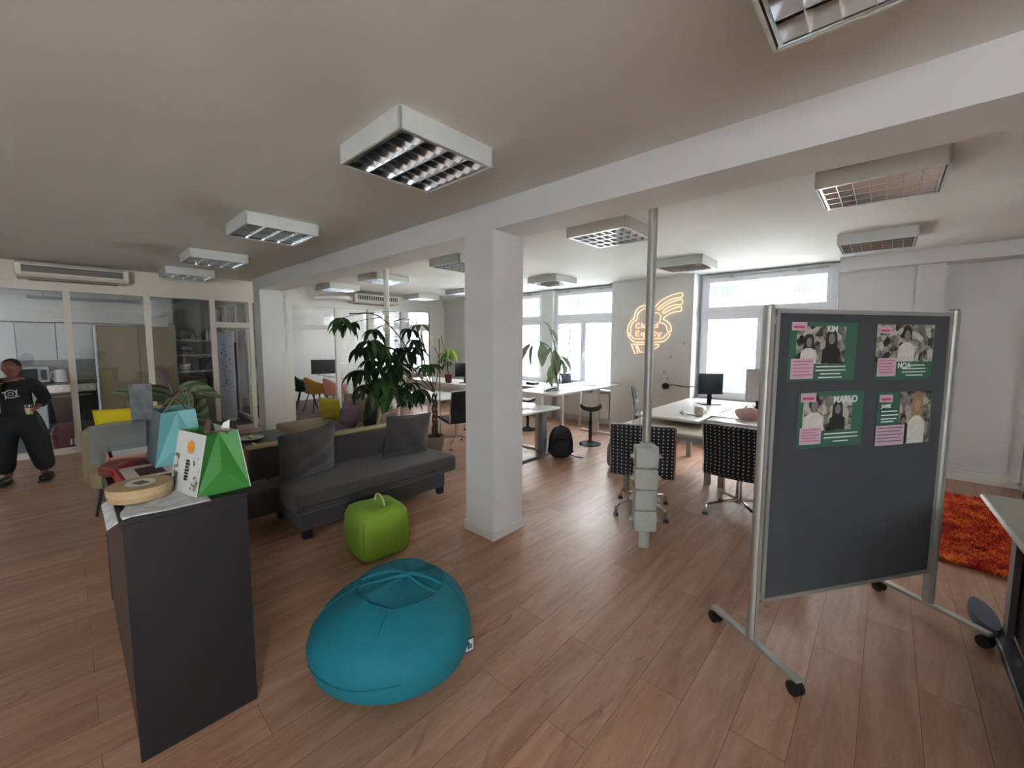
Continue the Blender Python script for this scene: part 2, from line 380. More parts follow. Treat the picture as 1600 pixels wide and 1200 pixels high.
for a, b_ in ((2.96, 3.80),): gl.box(XP-.004, XP+.004, a, b_, 1.90, 2.26)
for a, b_ in ((3.88, 4.52), (4.66, 5.36), (5.46, 6.17)): gl.box(XP-.004, XP+.004, a, b_, .10, 2.26)
struct(gl.build('partition_glass', GLASS))
# wall between kitchen and meeting room with its glazed inner part
wk = B().box(-13, -11.6, 2.40, 2.50, 0, ZC).box(-11.6, XP-.06, 2.40, 2.50, 2.3, ZC)
for x in (-11.6, -10.8, -10.0, -9.2, -8.5): wk.box(x-.03, x+.03, 2.42, 2.48, 0, 2.3)
wk.box(-11.6, XP-.06, 2.42, 2.48, 1.81, 1.9).box(-11.6, XP-.06, 2.42, 2.48, 0, .08)
struct(wk.build('wall_kitchen_side', CREAM))
struct(B().box(-11.55, -8.5, 2.447, 2.453, .08, 1.81).box(-11.55, -8.5, 2.447, 2.453, 1.9, 2.3).build('partition_glass', GLASS))
struct(B().box(-11.0, -10.9, -3.6, 1.5, 0, ZC).build('wall_kitchen_back', WALL))

# ------------------------------------------------------------------ ceiling lights
def make_fixture():
    t = thing('ceiling_light', 'x', 'ceiling light')
    h = .29
    hb = B().box(-h, h, -h, h, -.012, 0).box(-h, h, -h, -h+.012, -.1, -.01).box(-h, h, h-.012, h, -.1, -.01).box(-h, -h+.012, -h, h, -.1, -.01).box(h-.012, h, -h, h, -.1, -.01)
    hb.build('housing', LAMPW, t)
    g = .265; lv = B()
    # rim
    for a in (-1, 1):
        lv.box(-g-.01, g+.01, a*g-.006, a*g+.006, -.098, -.05).box(a*g-.006, a*g+.006, -g, g, -.098, -.05)
    ny, nx = 4, 7; pw = 2*g/ny
    for j in range(ny+1):       # long V-shaped reflectors
        y = -g+j*pw; yy = lambda d: max(-g-.012, min(g+.012, y+d))
        lv._add([(-g, yy(-.004), -.097), (-g, yy(.004), -.097), (-g, yy(.03), -.045), (-g, yy(-.03), -.045), (g, yy(-.004), -.097), (g, yy(.004), -.097), (g, yy(.03), -.045), (g, yy(-.03), -.045)],
                [(0, 1, 5, 4), (1, 2, 6, 5), (0, 4, 7, 3), (0, 3, 2, 1), (4, 5, 6, 7)])
    for i in range(1, nx):      # cross blades
        x = -g+i*2*g/nx
        for j in range(ny):
            y = -g+j*pw
            lv._add([(x-.002, y+.006, -.096), (x+.002, y+.006, -.096), (x+.008, y+.02, -.05), (x-.008, y+.02, -.05), (x-.002, y+pw-.006, -.096), (x+.002, y+pw-.006, -.096), (x+.008, y+pw-.02, -.05), (x-.008, y+pw-.02, -.05)],
                    [(0, 1, 5, 4), (1, 2, 6, 5), (0, 4, 7, 3), (0, 3, 2, 1), (4, 5, 6, 7)])
    lv.build('louvre', LOUV, t)
    for j in range(ny):
        y = -g+(j+.5)*pw
        B().tube([(-g+.01, y, -.035), (g-.01, y, -.035)], .012, 10).build('tube', TUBE, t, smooth=True)
    return t
LIGHTS = [
 (-1.915, 1.345, 'square louvre ceiling light nearest the camera, fully in view above the white column'),
 (-4.115, 1.33, 'square louvre ceiling light second in the row leading to the kitchen'),
 (-6.1, 1.30, 'square louvre ceiling light third in the row leading to the kitchen'),
 (-7.75, 1.30, 'square louvre ceiling light nearest the kitchen glazing, beside the left air conditioner'),
 (-.04, 1.34, 'square louvre ceiling light cut off by the top edge of the picture'),
 (-.10, 3.50, 'square louvre ceiling light just behind the beam at the far right'),
 (-1.93, 3.47, 'square louvre ceiling light just left of the round metal power pole'),
 (-4.08, 3.52, 'square louvre ceiling light half hidden by the left edge of the column'),
 (-6.05, 3.56, 'square louvre ceiling light behind the thin white pole of the sofas'),
 (-7.70, 3.58, 'square louvre ceiling light beside the left end of the meeting room air conditioner'),
 (-.14, 5.50, 'square louvre ceiling light in front of the window above the pinboard'),
 (-1.98, 5.53, 'square louvre ceiling light above the neon sign, partly behind the metal pole'),
 (-4.15, 5.55, 'square louvre ceiling light in front of the window with the tall leafy cutting'),
 (-6.50, 5.70, 'small far square ceiling light touching the column on its left side'),
 (-8.02, 5.70, 'far square ceiling light right of the meeting room air conditioner'),
]
fx = make_fixture()
for i, (x, y, lb) in enumerate(LIGHTS):
    o = fx if i == 0 else dup(fx)
    o.location = (x, y, ZC); o['label'] = lb; o['group'] = 'square louvre lights on the ceiling'

# ------------------------------------------------------------------ air conditioners on the partition header
def aircon(loc, label, L=1.04, grille=False):
    t = thing('air_conditioner', label, 'air conditioner', loc)
    h = L/2
    prof = [(0, 0), (.30, .01), (.33, .05), (.33, .17), (.29, .20), (0, .20)]
    Mt = Matrix(((0, 0, 1, 0), (1, 0, 0, 0), (0, 1, 0, 0), (0, 0, 0, 1)))   # xy->yz ; extrude along x
    M2 = Matrix.Rotation(PI/2, 4, 'Z') @ Matrix.Rotation(PI/2, 4, 'X') @ Matrix.Translation((0, 0, 0))
    b = B(); n = len(prof); vs = [(p[0], -h, p[1]) for p in prof]+[(p[0], h, p[1]) for p in prof]
    b._add(vs, [tuple(range(n))[::-1], tuple(range(n, 2*n))]+[(i, (i+1) % n, n+(i+1) % n, n+i) for i in range(n)])
    b.build('casing', mat('aircon_casing', '#cfc9bd', .45, var=.02), t)
    B().box(.325, .336, -h+.05, h-.05, .07, .15).build('air_outlet', mat('outlet_dark', '#35302d', .6) if grille else mat('outlet_grey', '#6d665e', .5), t)
    if grille:
        g = B()
        for k in range(18): g.box(.33, .345, -h+.08+k*(L-.16)/17-.006, -h+.08+k*(L-.16)/17+.006, .08, .135)
        g.build('outlet_vanes', WHITE, t)
    else:
        B().box(.333, .34, -h+.05, h-.05, .143, .152).build('outlet_slot', BLACK, t)
    for s_ in (-1, 1): B().box(.29, .345, s_*(h-.02)-.03, s_*(h-.02)+.03, .03, .18, bev=.012).build('end_cap', mat('aircon_cap', '#d9d3c6', .3, var=.02), t)
    B().box(.02, .27, -h+.1, h-.1, -.012, .002).build('intake_grille', mat('intake', '#8d867b', .6), t)
    return t
aircon((-8.40, .15, 2.39), 'long beige wall air conditioner above the kitchen glazing, upper left')
aircon((-8.40, 4.62, 2.37), 'white air conditioner with dark slotted outlet above the meeting room glazing', grille=True)
dk = B().tube(smoothpath([(-8.34, 3.4, 2.42), (-8.2, 3.6, 2.44), (-8.15, 3.9, 2.46), (-8.22, 4.08, 2.45)]), .05, 10)
tag(dk.build('cable_duct', WHITE, smooth=True), 'white curved pipe cover leading into the meeting room air conditioner', 'duct')

# ------------------------------------------------------------------ soft seating
def cushion(name, label, m, loc, size, rot, puff=.07, group=None, seam=False):
    """square cushion, local plane XZ, thickness Y"""
    sx, sz = size; b = B()
    for sgn in (1, -1):
        def f(u, v, sgn=sgn):
            x = (u-.5)*2; z = (v-.5)*2; k = (1-abs(x)**2.6)*(1-abs(z)**2.6)
            pinch = 1-.07*(1-abs(x*z))*(x*x+z*z)/2
            w_ = .012*math.sin(5*x+3*z)+.008*math.sin(9*z-4*x) if k > .05 else 0
            return (x*sx/2*(1-.05*(1-abs(z)**2)*abs(x)**3), sgn*(puff*max(k, 0)**.55+w_*k), z*sz/2*(1-.05*(1-abs(x)**2)*abs(z)**3))
        b.grid(f, 18, 18)
    t = b.build(name, m, None, smooth='all')
    t.location = loc; t.rotation_euler = rot
    pts = []
    for k in range(48):
        a = k/48*4; s_ = int(a); fr_ = a-s_; q = [(-1+2*fr_, -1), (1, -1+2*fr_), (1-2*fr_, 1), (-1, 1-2*fr_)][s_]
        x, z = q; pts.append((x*sx/2*(1-.05*(1-abs(z)**2)*abs(x)**3), 0, z*sz/2*(1-.05*(1-abs(x)**2)*abs(z)**3)))
    B().tube(pts+[pts[0]], .004, 6, False).build('piping', m, t, smooth=True)
    return tag(t, label, 'cushion', group)

def softbox(b, x0, x1, y0, y1, z0, z1, r=.03, sag=0, n=12):
    M = T((x0+x1)/2, (y0+y1)/2, (z0+z1)/2)
    t = bmesh.new(); bmesh.ops.create_cube(t, size=1)
    for v in t.verts: v.co = Vector((v.co.x*(x1-x0), v.co.y*(y1-y0), v.co.z*(z1-z0)))
    bmesh.ops.bevel(t, geom=t.edges[:], offset=r, segments=4, affect='EDGES', profile=.5)
    t.verts.index_update()
    b._add([v.co.copy() for v in t.verts], [[v.index for v in f.verts] for f in t.faces], M); t.free()
    return b

# grey three-seat sofa, faces +X
s1 = thing('sofa', 'long dark grey sofa with khaki rear cover, standing in front of the column', 'sofa', (-3.7, 1.9, 0))
softbox(B(), -.62+.35-.0, .45, -.77, .82, .235, .40, .035).build('seat_cushion', GREYF, s1, smooth=True)
softbox(B(), -.27, .36, -.70, .73, .07, .235, .012).build('base', GREYF, s1, smooth=True)
bk = softbox(B(), -.30, -.20, -.90, .72, .10, .665, .03); bk.build('backrest', GREYF, s1, smooth=True)
softbox(B(), -.35, -.275, -.91, .73, .10, .68, .02).box(-.34, -.21, -.905, .725, .664, .684, bev=.008).build('rear_cover', KHAKI, s1, smooth=True, label='khaki cover along the top and rear of the backrest')
B().tube([(.452, -.74, .30), (.455, .79, .30)], .003, 6).build('seam', mat('seam_dark', '#2d2a2a', .9), s1)
softbox(B(), -.33, .1, -1.1, -.77, .18, .40, .03).build('seat_end_section', GREYF, s1, smooth=True)
for x, y in ((.33, -.66), (.33, .68), (-.25, -.66), (-.25, .68), (.33, 0), (-.28, -1.05)):
    B().box(x-.03, x+.03, y-.03, y+.03, .0, .19 if y < -1 else .075).build('leg', BLACK, s1)
for i, (loc, rot, lb) in enumerate((((-3.62, 1.37, .625), (math.radians(10), math.radians(-4), PI/2+.12), 'large dark grey cushion leaning on the middle of the grey sofa'),
        ((-3.64, 2.38, .615), (math.radians(11), math.radians(2), PI/2-.12), 'large dark grey cushion at the window end of the grey sofa'))):
    cushion('cushion', lb, GREYF, loc, (.50, .44), rot, .085, 'dark grey sofa cushions')

# khaki sofa, faces -Y (towards the camera)
s2 = thing('sofa', 'khaki daybed sofa behind the dark grey sofa with coloured cushions', 'sofa', (-5.6, 2.5, 0))
softbox(B(), -.85, 1.15, -.50, .42, .12, .40, .035).build('seat', KHAKI, s2, smooth=True)
b = B(); softbox(b, -.75, .30, -.04, .06, -.22, .22, .04)
for v in b.bm.verts: v.co = T(0, .48, .54, rx=-.22) @ v.co
b.build('backrest', KHAKI, s2, smooth=True)
for x in (-.78, 1.05):
    for y in (-.42, .34): B().cyl(x, y, 0, .125, .025).build('leg', BLACK, s2)
YEL = mat('yellow_green_fabric', '#b5a828', .9, var=.07, scale=50, bump=.2, bscale=300, sheen=.2)
MAUVE = mat('mauve_fabric', '#7a5a68', .9, var=.07, scale=50, bump=.2, bscale=300, sheen=.2)
GREEND = mat('dark_green_fabric', '#26332b', .9, var=.08, scale=50)
cushion('cushion', 'yellow-green cushion at the left end of the khaki sofa', YEL, (-5.98, 2.60, .58), (.36, .36), (.25, .05, .45), .085)
cushion('cushion', 'large mauve cushion leaning on the khaki sofa beside the yellow one', MAUVE, (-5.50, 2.66, .57), (.52, .40), (-.3, .12, -.1), .08)
cushion('cushion', 'small mauve cushion corner showing above the grey sofa back', MAUVE, (-4.72, 2.05, .5), (.36, .3), (-.9, .2, .3), .06)
cushion('cushion', 'dark green upright cushion at the foot of the thin white pole', GREEND, (-5.16, 2.80, .62), (.24, .46), (-.15, 0, .1), .07)
cushion('cushion', 'taupe bolster cushion on the far end of the grey sofa back', mat('taupe_fabric', '#8b7868', .9, var=.06, scale=40), (-4.22, 2.52, .70), (.46, .16), (-.2, 0, -.9), .06)
yb = B().grid(lambda u, v: (.22*(u-.5), .16*(v-.5), .03*math.sin(7*u+1)*math.cos(5*v)+.04), 14, 12, .004)
tag(yb.build('napkin', YEL, None, smooth='all', loc=(-4.7, 1.33, .47)), 'crumpled yellow cloth between the dark tray and the grey sofa back', 'cloth')
yb = B().grid(lambda u, v: (.14*(u-.5), .10*(v-.5), .12*(1-abs(2*u-1))+.02*math.sin(6*v)), 10, 8, .004)
tag(yb.build('paper_bag', mat('lime', '#b9c43c', .8), None, smooth='all', loc=(-4.75, 2.45, .41)), 'lime green folded bag beside the dark green cushion', 'bag')

# green cube pouf
GREENP = mat('green_pouf_fabric', '#82a62c', .6, var=.05, scale=14, bump=.15, bscale=60)
pf = thing('pouf', 'green cube pouf with a carry loop in front of the grey sofa', 'pouf', (-2.78, 1.53, 0), math.radians(-6))
def pfn(p):
    z = p.z; k = 1+.0*(z/.2) if z < 0 else 1-.10*(z/.2)
    return Vector((p.x*k, p.y*k, z-.035*max(0, 1-(abs(p.x)+abs(p.y))/.2)*(1 if z > .1 else 0)+.012*math.sin(9*p.x+5*z)*.6))
bb_ = B().ell((0, 0, .185), (.207, .198, .185), 40, 24, .34, fn=pfn); bb_.build('body', GREENP, pf, smooth='all')
GS = mat('green_seam', '#76992a', .7)
se = B()
for sx in (-1, 1):
    for sy in (-1, 1):
        se.tube([(sx*.168, sy*.160, .03), (sx*.180, sy*.171, .08), (sx*.187, sy*.178, .19), (sx*.178, sy*.17, .29), (sx*.157, sy*.150, .338)], .005, 6)
ring = [(.157*c, .150*s_, .340) for c, s_ in ((-1, -1), (0, -1.04), (1, -1), (1.04, 0), (1, 1), (0, 1.04), (-1, 1), (-1.04, 0), (-1, -1))]
se.tube(smoothpath(ring, 5), .006, 6).build('piping', GS, pf, smooth=True)
B().tube(smoothpath([(-.09, .03, .36), (-.07, .03, .405), (0, .03, .425), (.06, .03, .40), (.08, .03, .355)], 5), .008, 8).build('carry_loop', mat('pale_green', '#a7b88a', .7), pf, smooth=True)

# turquoise bean bag
TURQ = mat('turquoise_fabric', '#05707e', .8, var=.05, scale=5, bump=.2, bscale=90)
bn = thing('bean_bag', 'large turquoise bean bag chair on the floor in the foreground', 'bean bag', (-1.705, 1.00, 0), math.radians(40))
bn.scale = (.855, .855, .855)
def bfn(p):
    # p on unit sphere; local x runs across the picture, y away from the camera
    x, y, z = p; r = math.hypot(x, y)
    X, Y = x*.455, y*.40
    if z < -.35: zz = .12*(z+1)/.65*.9
    else: zz = .108+.40*((z+.35)/1.35)**.85
    t = max(0, (z+.1)/1.1)
    X += .055*t; Y += .12*t*t
    X *= 1-.12*t
    # gathered flat crest
    a = math.atan2(y, x)
    zz += .008*t*math.sin(5*a)*(r > .1)
    if z > .80: zz -= (z-.80)*.16+.003*math.sin(12*a)
    zz += .006*math.sin(6*x+4*z)*(z > -.3)
    # soft fold low on the front
    if y < 0: zz -= .010*math.exp(-((z+.15)/.06)**2)*max(0, -y)
    return Vector((X, Y, zz))
B().ell((0, 0, .0), (1, 1, 1), 72, 44, 1., fn=bfn).build('body', TURQ, bn, smooth='all')
def bsurf(a, z):
    r = math.sqrt(max(0, 1-z*z)); return bfn(Vector((r*math.cos(a), r*math.sin(a), z)))
TS = mat('turquoise_seam', '#055f6b', .8)
sm = B()
sm.tube([bsurf(2*PI*k/60, .80)+Vector((0, 0, .002)) for k in range(61)], .0045, 6, False)
for a in (PI*1.5, PI*.5, PI*1.05, 0.05):
    sm.tube([bsurf(a, z)*1.002 for z in [-.3+1.1*k/20 for k in range(21)] if a > 9 or z > (.55 if a == PI*1.5 else -.3)], .003, 6, False)
sm.build('seam', TS, bn, smooth=True)
fd = B()
for k, (a, ln, wd) in enumerate(((3.3, .27, .022), (.1, .24, .020), (3.65, .22, .016), (6.0, .22, .015), (2.95, .2, .016), (.45, .18, .014))):
    c = bsurf(0, .999); c = Vector((c.x, c.y, c.z+.004)); pts = []
    for i in range(7):
        t = i/6; q = bsurf(a+.25*math.sin(t*3+k), max(.8, 1-.2*(t*1.0)**2))
        pts.append(Vector((c.x*(1-t)+q.x*t, c.y*(1-t)+q.y*t, max(q.z, c.z*(1-t)+q.z*t)+.004)))
    fd.tube(pts, [wd*.75*(.35+.65*math.sin(PI*min(1, .15+i/6*.85))) for i in range(7)], 8)
fd.build('gathered_fold', TURQ, bn, smooth='all')
pts = [bsurf(PI*(1.22+.40*i/14), -.12+.05*i/14)+Vector((0, -.001, 0)) for i in range(15)]
B().tube(pts, .004, 6).build('front_crease', TS, bn, smooth=True)
tg = B().box(0, .003, -.03, .02, -.035, .035).build('brand_tag', mat('tag_white', '#d8d8d4', .6), bn, loc=(.452, .02, .13))
tg.rotation_euler = (0, 0, -.9)
B().box(-.001, .004, -.033, .023, -.04, -.034).box(-.001, .004, -.033, .023, .034, .04).box(-.001, .004, .019, .023, -.04, .04).build('tag_border', mat('navy', '#1c2a40', .6), tg)
B().box(-.002, .005, -.018, -.006, -.02, .022).box(-.002, .005, -.001, .008, -.02, .005).build('tag_mark', mat('navy', '#1c2a40', .6), tg)

# ------------------------------------------------------------------ pinboard on castors
A0, A1 = Vector((-.426, 2.294, 0)), Vector((.256, 3.321, 0)); ang = math.atan2(A1.y-A0.y, A1.x-A0.x); BL = (A1-A0).length
pbd = thing('pinboard', 'grey mobile pinboard on aluminium posts and castors, holding four posters', 'pinboard', A0, ang)
FELT = mat('pinboard_felt', '#404347', .95, var=.06, scale=160, bump=.25, bscale=600, sheen=.15)
B().box(.045, BL-.045, -.012, .012, .295, 1.735).build('board', FELT, pbd)
B().box(.03, BL-.03, -.017, .017, .278, .298).box(.03, BL-.03, -.017, .017, 1.732, 1.752).box(.03, .05, -.017, .017, .28, 1.75).box(BL-.05, BL-.03, -.017, .017, .28, 1.75).build('frame', ALU, pbd)
for x in (0, BL):
    B().tube([(x, 0, .085), (x, 0, 1.765)], .021, 20).box(x-.008, x+.008, -.026, .026, .085, 1.76).build('post', ALU, pbd, smooth=True)
    B().cyl(x, 0, 1.765, 1.77, .021, n=20).build('post_cap', DARKM, pbd)
    for z in (.31, 1.70):
        s_ = 1 if x == 0 else -1
        B().box(min(x, x+s_*.05), max(x, x+s_*.05), -.012, .012, z-.02, z+.02).build('bracket', ALU, pbd)
    ft = B().box(x-.02, x+.02, -.27, .27, .068, .088, bev=.004).build('foot', ALU, pbd)
    for y in (-.25, .25):
        cs = B()
        for o_ in (-.014, .014): cs.tube([(x+o_-.008, y, .031), (x+o_+.008, y, .031)], .031, 20)
        cs.box(x-.012, x+.012, y-.02, y+.015, .03, .062, bev=.004).cyl(x, y, .058, .07, .008)
        cs.build('castor', BLACK, ft, smooth=True)
PINK = mat('pink_card', '#c6a9b8', .8, var=.02); PGREEN = mat('poster_green', '#3a6653', .55, var=.05, scale=4)
PWHITE = mat('print_white', '#dfe6e0', .7, var=.02); PRED = mat('print_red', '#c0506a', .7)
def photo_mat(name, seed, warm=False):
    m = bpy.data.materials.new(name); m.use_nodes = True; nt = m.node_tree; b = nt.nodes['Principled BSDF']; b.inputs['Roughness'].default_value = .5
    tc = nt.nodes.new('ShaderNodeTexCoord'); mp = nt.nodes.new('ShaderNodeMapping'); mp.inputs['Location'].default_value = (seed, seed*2, 0)
    v = nt.nodes.new('ShaderNodeTexVoronoi'); v.inputs['Scale'].default_value = 26; n = nt.nodes.new('ShaderNodeTexNoise'); n.inputs['Scale'].default_value = 14; n.inputs['Detail'].default_value = 6; n.inputs['Distortion'].default_value = 1.5
    nt.links.new(tc.outputs['Object'], mp.inputs[0]); nt.links.new(mp.outputs[0], v.inputs[0]); nt.links.new(mp.outputs[0], n.inputs[0])
    mx = nt.nodes.new('ShaderNodeMixRGB'); mx.inputs[0].default_value = .6; nt.links.new(v.outputs['Color'], mx.inputs[1]); nt.links.new(n.outputs[0], mx.inputs[2])
    bw = nt.nodes.new('ShaderNodeRGBToBW'); nt.links.new(mx.outputs[0], bw.inputs[0])
    r = nt.nodes.new('ShaderNodeValToRGB'); e = r.color_ramp.elements; e[0].position = .38; e[1].position = .62
    e[0].color = lin('#2b2c28')+(1,); e[1].color = lin('#b9b6a8' if not warm else '#b5a79a')+(1,)
    nt.links.new(bw.outputs[0], r.inputs[0]); nt.links.new(r.outputs[0], b.inputs['Base Color']); return m
GR1, GR2, GR3 = mat('print_dark', '#2a2a28', .6), mat('print_mid', '#807d76', .6, var=.15, scale=40), mat('print_light', '#cfccc2', .6, var=.1, scale=40)
SKINP, HAIRP = mat('print_skin', '#b98f78', .6), mat('print_blonde', '#94805e', .6, var=.2, scale=60)
def ellpoly(cx, cy, rx, ry, n=20, a0=0, a1=2*PI): return [(cx+rx*math.cos(a0+(a1-a0)*k/n), cy+ry*math.sin(a0+(a1-a0)*k/n)) for k in range(n)]
def poster(u0, z0, w_, h_, label, name, layout):
    """u along the board from its left post, z height; the sheet hangs on the camera side (-Y local)"""
    t = thing('poster', label, 'poster', A0+Vector((math.cos(ang)*u0, math.sin(ang)*u0, z0))+Vector((math.sin(ang), -math.cos(ang), 0))*.0135, ang, 'posters on the pinboard')
    F = Matrix.Rotation(PI/2, 4, 'X')      # XY drawing plane -> XZ, extruding towards -Y
    def flat(name_, poly, m, lay, par=t):
        return B().prism(poly, .0004, Matrix.Translation((0, -.0012-.0006*lay, 0)) @ F).build(name_, m, par)
    R = lambda x0, x1, y0, y1: [(x0, y0), (x1, y0), (x1, y1), (x0, y1)]
    B().box(0, w_, -.0012, 0, 0, h_).build('sheet', PGREEN, t)
    L = layout
    x0, x1, y0, y1 = L['photo']; warm = L.get('warm', 0)
    ph = flat('photo', R(x0, x1, y0, y1), photo_mat('photo_print_'+name.lower(), len(name)*1.7, warm), 1)
    for (cx, s_, hair, tone) in L['people']:
        by = y0+.002; H = (y1-y0)
        bodyc, face, hr = (GR3, GR2, GR1) if tone == 0 else ((GR1, GR2, GR1) if tone == 1 else (GR3, SKINP, HAIRP))
        flat('pictured_hair', ellpoly(cx, by+H*.70*s_, .030*s_, .036*s_) if hair == 0 else [(cx-.036*s_, by+H*.30*s_), (cx-.034*s_, by+H*.72*s_), (cx-.02*s_, by+H*.86*s_), (cx+.02*s_, by+H*.86*s_), (cx+.034*s_, by+H*.72*s_), (cx+.038*s_, by+H*.30*s_)], hr, 2, ph)
        flat('pictured_body', [(cx-.055*s_, by), (cx-.052*s_, by+H*.36*s_), (cx-.018*s_, by+H*.46*s_), (cx+.018*s_, by+H*.46*s_), (cx+.052*s_, by+H*.36*s_), (cx+.055*s_, by)], bodyc, 3, ph)
        flat('pictured_face', ellpoly(cx, by+H*.63*s_, .019*s_, .026*s_), face, 4, ph)
    x0, x1, y0, y1 = L['note']
    nn = flat('pink_note', R(x0, x1, y0, y1), PINK, 5)
    for k in range(5):
        yy = y1-(y1-y0)*(k+.9)/6
        flat('note_line', R(x0+.012, x1-.012-.015*(k % 2), yy, yy+.004), PRED if name != 'JAMIE' else GR1, 6, nn)
    x0, x1, y0, y1 = L['tag']; tg_ = flat('pink_tag', R(x0, x1, y0, y1), PINK, 5)
    flat('tag_script', R(x0+.012, x1-.012, y0+(y1-y0)*.25, y0+(y1-y0)*.55), PRED, 6, tg_)
    for (x0, x1, yy) in L['lines']: flat('text_line', R(x0, x1, yy, yy+.006), PWHITE, 4)
    x0, yy, sz = L['name']
    textmesh(name, sz, 'name_lettering', PWHITE, t, Matrix.Translation((x0, -.0052, yy)) @ F, .0003)
    return t
poster(.11, 1.40, .425, .29, 'green poster reading KIM with black and white photo, upper left on the board', 'KIM',
       dict(photo=(.045, .35, .085, .27), people=((.12, .9, 1, 0), (.26, 1.05, 1, 1)), note=(.015, .155, .012, .112), tag=(.01, .10, .25, .29), lines=((.17, .36, .068), (.17, .36, .050), (.20, .33, .032), (.19, .34, .014)), name=(.225, .245, .04)))
poster(.665, 1.395, .405, .29, 'green poster reading NOA with photo of a man, upper right on the board', 'NOA',
       dict(photo=(.0, .405, .095, .29), people=((.21, 1.1, 0, 0),), note=(.015, .145, .02, .115), tag=(.01, .095, .243, .28), lines=((.23, .35, .073), (.19, .36, .055), (.19, .36, .037), (.22, .34, .02)), name=(.155, .062, .04)))
poster(.19, 1.06, .42, .285, 'green poster reading MARLO with two people, lower left on the board', 'MARLO',
       dict(photo=(.03, .345, .085, .262), people=((.10, 1.15, 0, 0), (.25, .95, 1, 1)), note=(.015, .15, .02, .105), tag=(.01, .105, .235, .28), lines=((.17, .39, .065), (.17, .39, .045), (.23, .33, .025)), name=(.215, .228, .047)))
poster(.705, 1.045, .40, .285, 'green and pink poster of a long-haired blonde woman, lower right on board', 'JAMIE',
       dict(photo=(.16, .385, .0, .285), people=((.285, 1.15, 1, 2), (.19, .7, 0, 1)), note=(.0, .20, .0, .108), tag=(.01, .10, .232, .272), lines=((.03, .14, .18), (.03, .15, .16), (.03, .14, .14), (.03, .12, .125)), name=(.025, .203, .027), warm=1))

# ------------------------------------------------------------------ power poles
PBOX = mat('socket_box_grey', '#b3b5ab', .5, var=.03)
pp = thing('power_pole', 'tall aluminium power pole with four grey socket boxes near its foot', 'power pole', (-1.318, 2.983, 0))
B().tube([(0, 0, .8), (0, 0, 2.63)], .026, 20).box(-.03, -.008, -.012, .012, .8, ZC).box(.008, .03, -.012, .012, .8, ZC).build('upper_tube', ALU, pp, smooth=True)
B().tube([(0, 0, 0), (0, 0, .82)], .044, 24).build('foot_tube', PBOX, pp, smooth=True)
random.seed(3)
for k, z in enumerate((.135, .30, .465, .635)):
    g = B(); h = .16
    g.box(-.085, .085, -.06, .06, z, z+h, T(rz=.62+.06*(k % 2)), bev=.012)
    so = g.build('socket_box', PBOX, pp, smooth=True)
    for sx in (-1, 1):
        B().cyl(0, 0, 0, .012, .03, .026, 16, T(rz=.62) @ T(sx*.085, 0, z+h*.5, ry=PI/2*sx)).box(-.012, .012, -.02, .02, 0, .03, T(rz=.62) @ T(sx*.085, 0, z+h*.5, ry=PI/2*sx), bev=.003).build('socket_cover', PBOX, so, smooth=True)
    B().box(-.05, .05, -.064, -.06, z+.02, z+h-.02, T(rz=.62)).build('lid', PBOX, so)
pp2 = thing('power_pole', 'thin white power pole rising between the khaki sofa and the glass partition', 'power pole', (-5.45, 3.25, 0))
B().tube([(0, 0, 0), (0, 0, ZC)], .04, 18).build('tube', TRIM, pp2, smooth=True)
B().box(-.09, .09, -.07, .07, .35, .62, T(rz=.7), bev=.012).build('socket_box', PBOX, pp2, smooth=True)
B().cyl(0, 0, .62, .70, .075, .042).build('collar', PBOX, pp2, smooth=True)

# ------------------------------------------------------------------ desks and chairs
def desk(label, x0, x1, y0, y1, z, m=DESKW, leg='T', legm=TRIM, legx=None, group=None, legy=None):
    cx, cy = (x0+x1)/2, (y0+y1)/2; t = thing('desk', label, 'desk', (cx, cy, 0), 0, group)
    hx, hy = (x1-x0)/2, (y1-y0)/2
    B().box(-hx, hx, -hy, hy, z-.026, z, bev=.004).build('tabletop', m, t, smooth=True)
    if leg == 'T':
        for lx in (legx or (-hx+.12, hx-.12)):
            ly = 0 if legy is None else legy
            B().box(lx-.035, lx+.035, ly-.05, ly+.05, .03, z-.03).build('leg', legm, t)
            B().box(lx-.035, lx+.035, -hy+.06, hy-.06, 0, .03, bev=.006).build('foot', legm, t)
        B().box(-hx+.12, hx-.12, -.02, .02, z-.07, z-.026).build('crossbar', legm, t)
    elif leg == 'B':
        for ly in (-hy+.12, hy-.12):
            B().box(-.05, .05, ly-.035, ly+.035, .03, z-.03).build('leg', legm, t)
            B().box(-hx+.06, hx-.06, ly-.035, ly+.035, 0, .03, bev=.006).build('foot', legm, t)
        B().box(-.02, .02, -hy+.12, hy-.12, z-.07, z-.026).build('crossbar', legm, t)
    elif leg == 'R':
        for lx in (-hx+.06, hx-.06):
            for ly in (4.78-cy, hy-.06): B().box(lx-.03, lx+.03, ly-.03, ly+.03, 0, z-.026).build('leg', legm, t)
        B().box(-hx+.06, hx-.06, 4.77-cy, 4.79-cy, z-.10, z-.026).box(-.02, .02, -hy+.1, hy-.1, z-.045, z-.026).build('crossbar', legm, t)
    else:
        for lx in (-hx+.06, hx-.06):
            for ly in (-hy+.06, hy-.06): B().box(lx-.025, lx+.025, ly-.025, ly+.025, 0, z-.026).build('leg', legm, t)
        B().box(-hx+.05, hx-.05, -hy+.05, -hy+.07, z-.08, z-.026).box(-hx+.05, hx-.05, hy-.07, hy-.05, z-.08, z-.026).build('apron', legm, t)
    return t
desk('pale wooden desk nearest the perforated chairs, running across behind them', -2.03, -.42, 3.93, 4.62, .72, DESKB, '4', ALU)
desk('white desk with dark monitor and mug, between the neon wall and the window', -2.0, -1.335, 4.22, 5.85, .80, DESKW, 'R', ALU)
